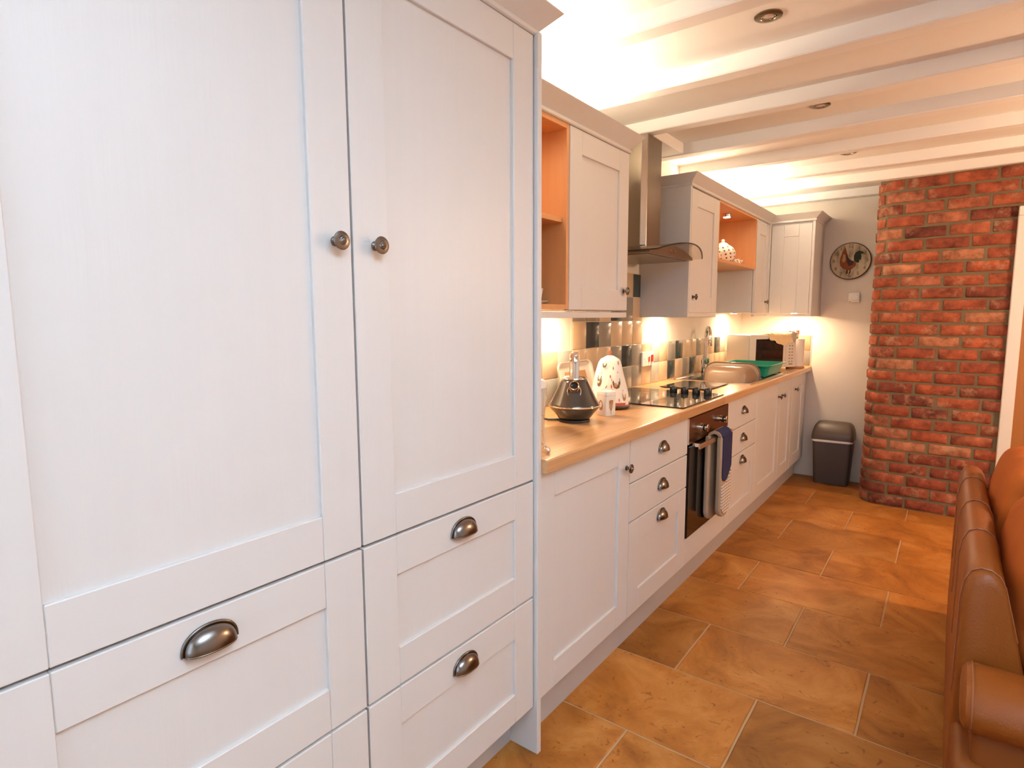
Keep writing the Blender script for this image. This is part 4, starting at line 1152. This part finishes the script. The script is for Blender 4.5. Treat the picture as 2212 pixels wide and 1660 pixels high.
# water jug half hidden by the end panel
jg = thing('water_jug', (.335, 1.635, .91), 'white and clear plastic water filter jug by the end panel', 'jug')
def ring_j(z, hx, hy, r=.04): return [(x, y, .9102+z) for x, y in rrect(.335, 1.657, hx, hy, r, 5)]
obj('jug_body', loft(new(), [ring_j(0, .045, .085), ring_j(.003, .047, .088), ring_j(.15, .052, .098), ring_j(.155, .052, .099)], True, False), clear_plastic, jg, SM)
obj('reservoir', loft(new(), [ring_j(.075, .040, .082), ring_j(.155, .046, .090)]), white_plastic, jg, SM)
obj('lid', loft(new(), [ring_j(.155, .053, .100), ring_j(.170, .053, .100), ring_j(.184, .045, .088), ring_j(.190, .025, .06, .02)]), white_plastic, jg, SM)
obj('handle', tube(new(), [(.335, 1.752, 1.07), (.335, 1.78, 1.06), (.335, 1.788, 1.02), (.335, 1.78, .98), (.335, 1.752, .96)], .009, 10), white_plastic, jg, SM)

# chrome recipe stand with book
st = thing('recipe_stand', (.50, 1.42, .91), 'chrome wire recipe stand with ball feet at the worktop end', 'stand')
def wire(name, pts): obj(name, tube(new(), pts, .0028, 8), chrome, st, SM)
wire('front_bar', [(.575, 1.435, .926), (.50, 1.435, .926), (.40, 1.435, .926), (.34, 1.435, .926)])
wire('base_wire', [(.585, 1.436, .922), (.52, 1.50, .922), (.42, 1.52, .922)])
arc = [(.572, 1.434, .926), (.571, 1.436, .985)] + [(.571-.05*(1-math.cos(a)), 1.438+.02*(1-math.cos(a)), .985+.05*math.sin(a)) for a in (PI/8, PI/4, 3*PI/8, PI/2)] + [(.49, 1.47, 1.036), (.42, 1.48, 1.03)]
wire('side_wire', arc)
for x, y in ((.585, 1.436), (.345, 1.435), (.42, 1.52)):
    obj('ball_foot', lathe(new(), [(.0005, 0)] + [(.0085*math.sin(PI*i/10), .0085-.0085*math.cos(PI*i/10)) for i in range(1, 10)] + [(.0005, .017)], (x, y, .9102), 2, 20, False), chrome, st, SM)
bk = thing('recipe_book', (.44, 1.49, .93), 'open recipe book with brown cover propped on the wire stand', 'book')
bm = new(); prism(bm, [(1.452, .930), (1.462, .928), (1.492, .986), (1.482, .991)], 0, .38, .505); obj('cover', bm, oakdoor, bk)
bm = new(); prism(bm, [(1.444, .934), (1.4515, .931), (1.4815, .986), (1.474, .988)], 0, .385, .500); obj('pages', bm, paper, bk)

# ------------------------------------------------------------------ crockery on the shelves
cu = thing('tea_cup', (.25, 1.86, 1.37), 'white cup on the bottom shelf of the oak unit', 'cup')
sa = obj('saucer', lathe(new(), [(.03, 0), (.035, .002), (.060, .012), (.0605, .0135), (.036, .005), (.001, .004)], (.25, 1.835, 1.3632), 2, 40, False), ceramic, None, SM); tag(sa, 'white saucer under the cup in the oak shelf unit', 'saucer')
obj('cup_body', lathe(new(), [(.018, .0), (.022, .002), (.034, .02), (.040, .05), (.041, .055), (.038, .055), (.030, .02), (.001, .008)], (.25, 1.835, 1.3685), 2, 40, False), ceramic, cu, SM)
obj('cup_handle', tube(new(), [(.25, 1.872, 1.413), (.25, 1.889, 1.410), (.25, 1.893, 1.395), (.25, 1.882, 1.383), (.25, 1.868, 1.383)], .0035, 8), ceramic, cu, SM)

PX, PY, PZ = .225, 4.165, 1.6702
po = thing('teapot', (PX, PY, PZ), 'round white teapot with dark spots in the open wall unit', 'teapot')
obj('pot_body', lathe(new(), [(.04, 0), (.045, .003), (.072, .03), (.086, .065), (.085, .085), (.068, .115), (.04, .135), (.032, .138)], (PX, PY, PZ), 2, 48), ceramic, po, SM)
obj('pot_lid', lathe(new(), [(.034, .138), (.032, .143), (.015, .152), (.009, .153), (.012, .163), (.008, .172), (.001, .173)], (PX, PY, PZ), 2, 32, False), ceramic, po, SM)
obj('spout', tube(new(), [(PX, PY-.07, PZ+.05), (PX, PY-.105, PZ+.07), (PX, PY-.125, PZ+.11)], [.016, .011, .008], 14), ceramic, po, SM)
obj('pot_handle', tube(new(), [(PX-.02, PY+.076, PZ+.10), (PX-.05, PY+.10, PZ+.10), (PX-.05, PY+.105, PZ+.06), (PX-.03, PY+.08, PZ+.04)], .006, 10), ceramic, po, SM)
def pot_r(h):
    pr = [(0, .04), (.003, .045), (.03, .072), (.065, .086), (.085, .085), (.115, .068), (.135, .04)]
    for (h0, a0), (h1, a1) in zip(pr, pr[1:]):
        if h0 <= h <= h1: return a0+(a1-a0)*(h-h0)/(h1-h0)
    return .04
rd = random.Random(11)
for k in range(34):
    h = .022+.1*((k*7) % 17)/17; a = -2.2+3.6*((k*11) % 34)/34 + rd.uniform(-.05, .05); rr2 = .0065
    bm = new(); vs = []
    for i in range(10):
        da, dh = rr2*math.cos(2*PI*i/10), rr2*math.sin(2*PI*i/10); r_ = pot_r(h+dh)+.0012
        aa = a+da/r_; vs.append(bm.verts.new((PX+r_*math.cos(aa), PY+r_*math.sin(aa), PZ+h+dh)))
    bm.faces.new(vs); obj('spot', bm, brown_print, po)
def cow(x, y, label, face):
    c_ = thing('cow_ornament', (x, y, PZ), label, 'ornament')
    obj('cow_body', puff(new(), (x, y, PZ+.026), (.015, .028, .014), .8, 20, 12), ceramic, c_, 3.2)
    for sx in (-.008, .008):
        for sy in (-.017, .017): obj('leg', lathe(new(), [(.005, 0), (.0045, .02)], (x+sx, y+sy, PZ), 2, 10), ceramic, c_, SM)
    hd_ = obj('head', puff(new(), (x+.004, y+face*.033, PZ+.034), (.010, .012, .010), .9, 16, 10), ceramic, c_, 3.2)
    for sx in (-.012, .012): obj('ear', puff(new(), (x+.004+sx, y+face*.030, PZ+.041), (.005, .003, .003), 1, 8, 6), ceramic, hd_, 3.2)
    bm = new(); vs = [bm.verts.new((x+.0155, y-.004+.009*math.cos(2*PI*i/9), PZ+.030+.006*math.sin(2*PI*i/9))) for i in range(9)]; bm.faces.new(vs); obj('patch', bm, blackplastic, c_)
    obj('bow', b(x+.008, x+.0135, y+face*.026-.004, y+face*.026+.004, PZ+.018, PZ+.026, .001), red_switch, c_)
cow(.285, 4.345, 'small white cow ornament furthest from the spotted teapot', 1)
cow(.290, 4.245, 'small white cow ornament right beside the spotted teapot', 1)

# ------------------------------------------------------------------ clock, thermostat, bin
CX, CZ, CR = .866, 1.735, .1405
ck = thing('wall_clock', (CX, YE-.02, CZ-CR), 'round rustic wall clock with a rooster picture', 'clock')
obj('clock_case', lathe(new(), [(CR-.004, -.001), (CR, -.004), (CR, -.020), (CR-.004, -.024), (CR-.006, -.022)], (CX, YE, CZ), 1, 64, True), clock_rim, ck, SM)
YF = YE-.0235
bm = new(); bm.faces.new([bm.verts.new((CX+(CR-.006)*math.cos(2*PI*i/64), YF, CZ+(CR-.006)*math.sin(2*PI*i/64))) for i in range(64)])
obj('dial', bm, clock_face, ck)
def rooster(name, pts, mat, y): 
    bm = new(); bm.faces.new([bm.verts.new((CX+u, y, CZ+v)) for u, v in pts]); bmesh.ops.triangulate(bm, faces=bm.faces[:]); obj(name, bm, mat, ck)
rooster('rooster_body', [(-.056, .068), (-.051, .092), (-.046, .080), (-.040, .112), (-.034, .086), (-.026, .072), (-.022, .045), (-.010, .018), (.012, .002), (.034, -.004), (.042, -.022), (.036, -.042), (.016, -.060), (.000, -.072), (-.022, -.066), (-.046, -.055), (-.066, -.034), (-.072, -.005), (-.068, .03), (-.061, .05)], rooster_red, YF-.0006)
rooster('rooster_wing', [(-.024, .062), (-.014, .025), (.006, .005), (.026, -.004), (.018, -.030), (-.006, -.038), (-.020, -.010), (-.030, .03)], rooster_dark, YF-.0011)
rooster('rooster_tail', [(.024, .004), (.022, .038), (.032, .062), (.055, .076), (.078, .068), (.098, .050), (.084, .052), (.070, .048), (.074, .032), (.066, .026), (.070, .004), (.058, .008), (.060, -.012), (.046, -.016)], rooster_green, YF-.0008)
rooster('rooster_breast', [(-.050, .055), (-.036, .05), (-.030, .012), (-.040, -.01), (-.056, .0)], tan_print, YF-.0012)
rooster('rooster_legs', [(-.022, -.066), (-.012, -.068), (-.012, -.092), (-.026, -.100), (-.018, -.090)], rooster_dark, YF-.0007)
rooster('rooster_legs', [(.0, -.072), (.008, -.066), (.006, -.092), (-.008, -.102), (.0, -.090)], rooster_dark, YF-.0007)
def text_mesh(body, size):
    cu_ = bpy.data.curves.new('t', 'FONT'); cu_.body = body; cu_.size = size; cu_.align_x = 'CENTER'; cu_.align_y = 'CENTER'
    o = bpy.data.objects.new('t', cu_); C.objects.link(o); dg = bpy.context.evaluated_depsgraph_get()
    me = bpy.data.meshes.new_from_object(o.evaluated_get(dg)); bpy.data.objects.remove(o); bpy.data.curves.remove(cu_); return me
for k in range(1, 13):
    a = PI/2-2*PI*k/12; me = text_mesh(str(k), .036)
    for v in me.vertices: v.co = Vector((v.co.x, 0, v.co.y))
    me.materials.clear(); me.materials.append(numeral); me.name = 'numeral'
    inst('numeral', me, (CX+.112*math.cos(a), YF-.0006, CZ+.112*math.sin(a)), ck)
th = thing('thermostat', (.915, YE, 1.42), 'small white room thermostat below the clock', 'thermostat')
obj('cover', b(.868, .945, YE-.028, YE-.0005, 1.417, 1.492, .006, 2), white_plastic, th, SM)
obj('dial', lathe(new(), [(.022, 0), (.021, -.006), (.001, -.007)], (.915, YE-.028, 1.455), 1, 28, False), white_plastic, th, SM)
obj('marking', b(.874, .886, YE-.0295, YE-.028, 1.424, 1.427), grey_print, th)

bn = thing('swing_bin', (.835, 5.13, 0), 'dark grey plastic swing-lid bin against the end wall', 'bin')
def bring(z, hx, hy, yc=5.135, xc=.838, r=.028): return [(x, y, z) for x, y in rrect(xc, yc, hx, hy, r, 4)]
obj('bin_body', loft(new(), [bring(.002, .118, .085), bring(.008, .120, .087), bring(.345, .137, .100), bring(.347, .137, .100)], True, False), grey_plastic, bn, SM)
bag = new(); rings = []
for z, g in ((.338, .0035), (.349, .0055), (.356, .004)):
    rings.append([(x, y, z+.003*math.sin(40*x+30*y)) for x, y, _ in bring(z, .138+g, .100+g)])
loft(bag, rings, False, False); obj('bin_bag', bag, white_plastic, bn, SM)
lidr = [bring(.352, .144, .104), bring(.370, .145, .105), bring(.395, .143, .104)]
lidr += [bring(.430, .138, .092, 5.142), bring(.462, .128, .070, 5.148), bring(.482, .112, .045, 5.152), bring(.488, .09, .025, 5.154, .838, .02)]
obj('bin_lid', loft(new(), lidr), grey_plastic2, bn, SM)

# ------------------------------------------------------------------ sofa
sf = thing('sofa', (2.0, 2.33, 0), 'tan leather sofa with its back to the kitchen', 'sofa')
SYA, SYB = 1.715, 2.92   # inner back length
obj('base_frame', b(1.592, 2.42, 1.52, 3.12, .06, .34, .02, 3), leather_in, sf, SM)
# back with a rounded top and sloped inner face
def back_ring(y, k=1.0, dz=0):
    pts = [(1.590, .05), (1.588, .40), (1.589, .64), (1.594, .685), (1.606, .712), (1.624, .722), (1.643, .720), (1.660, .708), (1.671, .685), (1.70, .56), (1.735, .40), (1.76, .30), (1.76, .05)]
    cx, cz_ = 1.66, .4
    return [(cx+(x-cx)*k, y, cz_+(z-cz_)*k+dz) for x, z in pts]
rings = [back_ring(SYA-.018, .90), back_ring(SYA-.012, .96), back_ring(SYA, 1.0)] + [back_ring(SYA+(SYB-SYA)*i/12, 1.0+.0) for i in range(1, 13)] + [back_ring(SYB+.012, .96), back_ring(SYB+.018, .9)]
obj('backrest', loft(new(), rings), leather, sf, 1.0)
for y in (SYA+.002, 2.04, 2.36, 2.70):
    pts = [(x, y, z) for x, _, z in back_ring(y, 1.004)[1:10]]
    pts = [(x-.0005, yy, z+.001) for x, yy, z in pts]
    obj('piping', tube(new(), pts, .002, 6), piping, sf, SM)
# outside arms: rolled arms running along X
def arm(yc, z, lab):
    rings = []
    for x, k in ((1.600, .55), (1.602, .80), (1.608, .94), (1.618, 1.0), (1.9, 1.0), (2.3, 1.0), (2.40, .97), (2.42, .8)):
        ring = []
        for i in range(28):
            a = 2*PI*i/28; ring.append((x, yc+.098*k*math.cos(a), z+.066*k*math.sin(a)))
        rings.append(ring)
    ar = obj('arm_roll', loft(new(), rings), leather, sf, SM)
    obj('arm_piping', tube(new(), [(1.6185, yc+.0985*math.cos(2*PI*i/30), z+.0665*math.sin(2*PI*i/30)) for i in range(30)], .002, 6, True), piping, ar, SM)
    obj('arm_panel', b(1.624, 2.40, yc-.06, yc+.075, .06, z-.02, .015, 3), leather_in, sf, SM)
arm(1.605, .462, ''); arm(3.04, .462, '')
obj('seat_cushion', puff(new(), (2.08, 2.02, .38), (.34, .29, .085), .35, 32, 14, .01), leather, sf, 3.2)
obj('seat_cushion', puff(new(), (2.08, 2.62, .38), (.34, .29, .085), .35, 32, 14, .01), leather, sf, 3.2)
for i, (x, y) in enumerate(((1.64, 1.56), (2.38, 1.56), (1.64, 3.08), (2.38, 3.08))): obj('foot', lathe(new(), [(.025, 0), (.03, .06)], (x, y, .0), 2, 16), blackplastic, sf, SM)
def cushion(c, h, rz, tilt, label, seed):
    rot = Matrix.Rotation(rz, 3, 'Z') @ Matrix.Rotation(tilt, 3, 'Y')
    q = thing('back_cushion', (c[0], c[1], c[2]-h[2]), label, 'cushion', 'loose back cushions on the sofa')
    bm = puff(new(), c, h, .5, 64, 36, .045, rot, seed)
    obj('cover', bm, suede, q, 3.2)
    sg = lambda x, e: math.copysign(abs(x)**e, x)
    for off in (-.25, .25):
        pts = []
        for i in range(48):
            a = 2*PI*i/48; k = 1.004
            v = rot @ Vector((off*h[0], sg(math.cos(a), .5)*h[1]*.985, sg(math.sin(a), .62)*h[2]*.985)); pts.append(Vector(c)+v)
        obj('piping', tube(new(), pts, .004, 6, True), piping, q, SM)
cushion((1.785, 2.02, .625), (.112, .290, .205), 0, .16, 'near tan suede back cushion on the leather sofa', 3)
cushion((1.778, 2.61, .64), (.112, .285, .21), 0, .16, 'far tan suede back cushion on the leather sofa', 4)
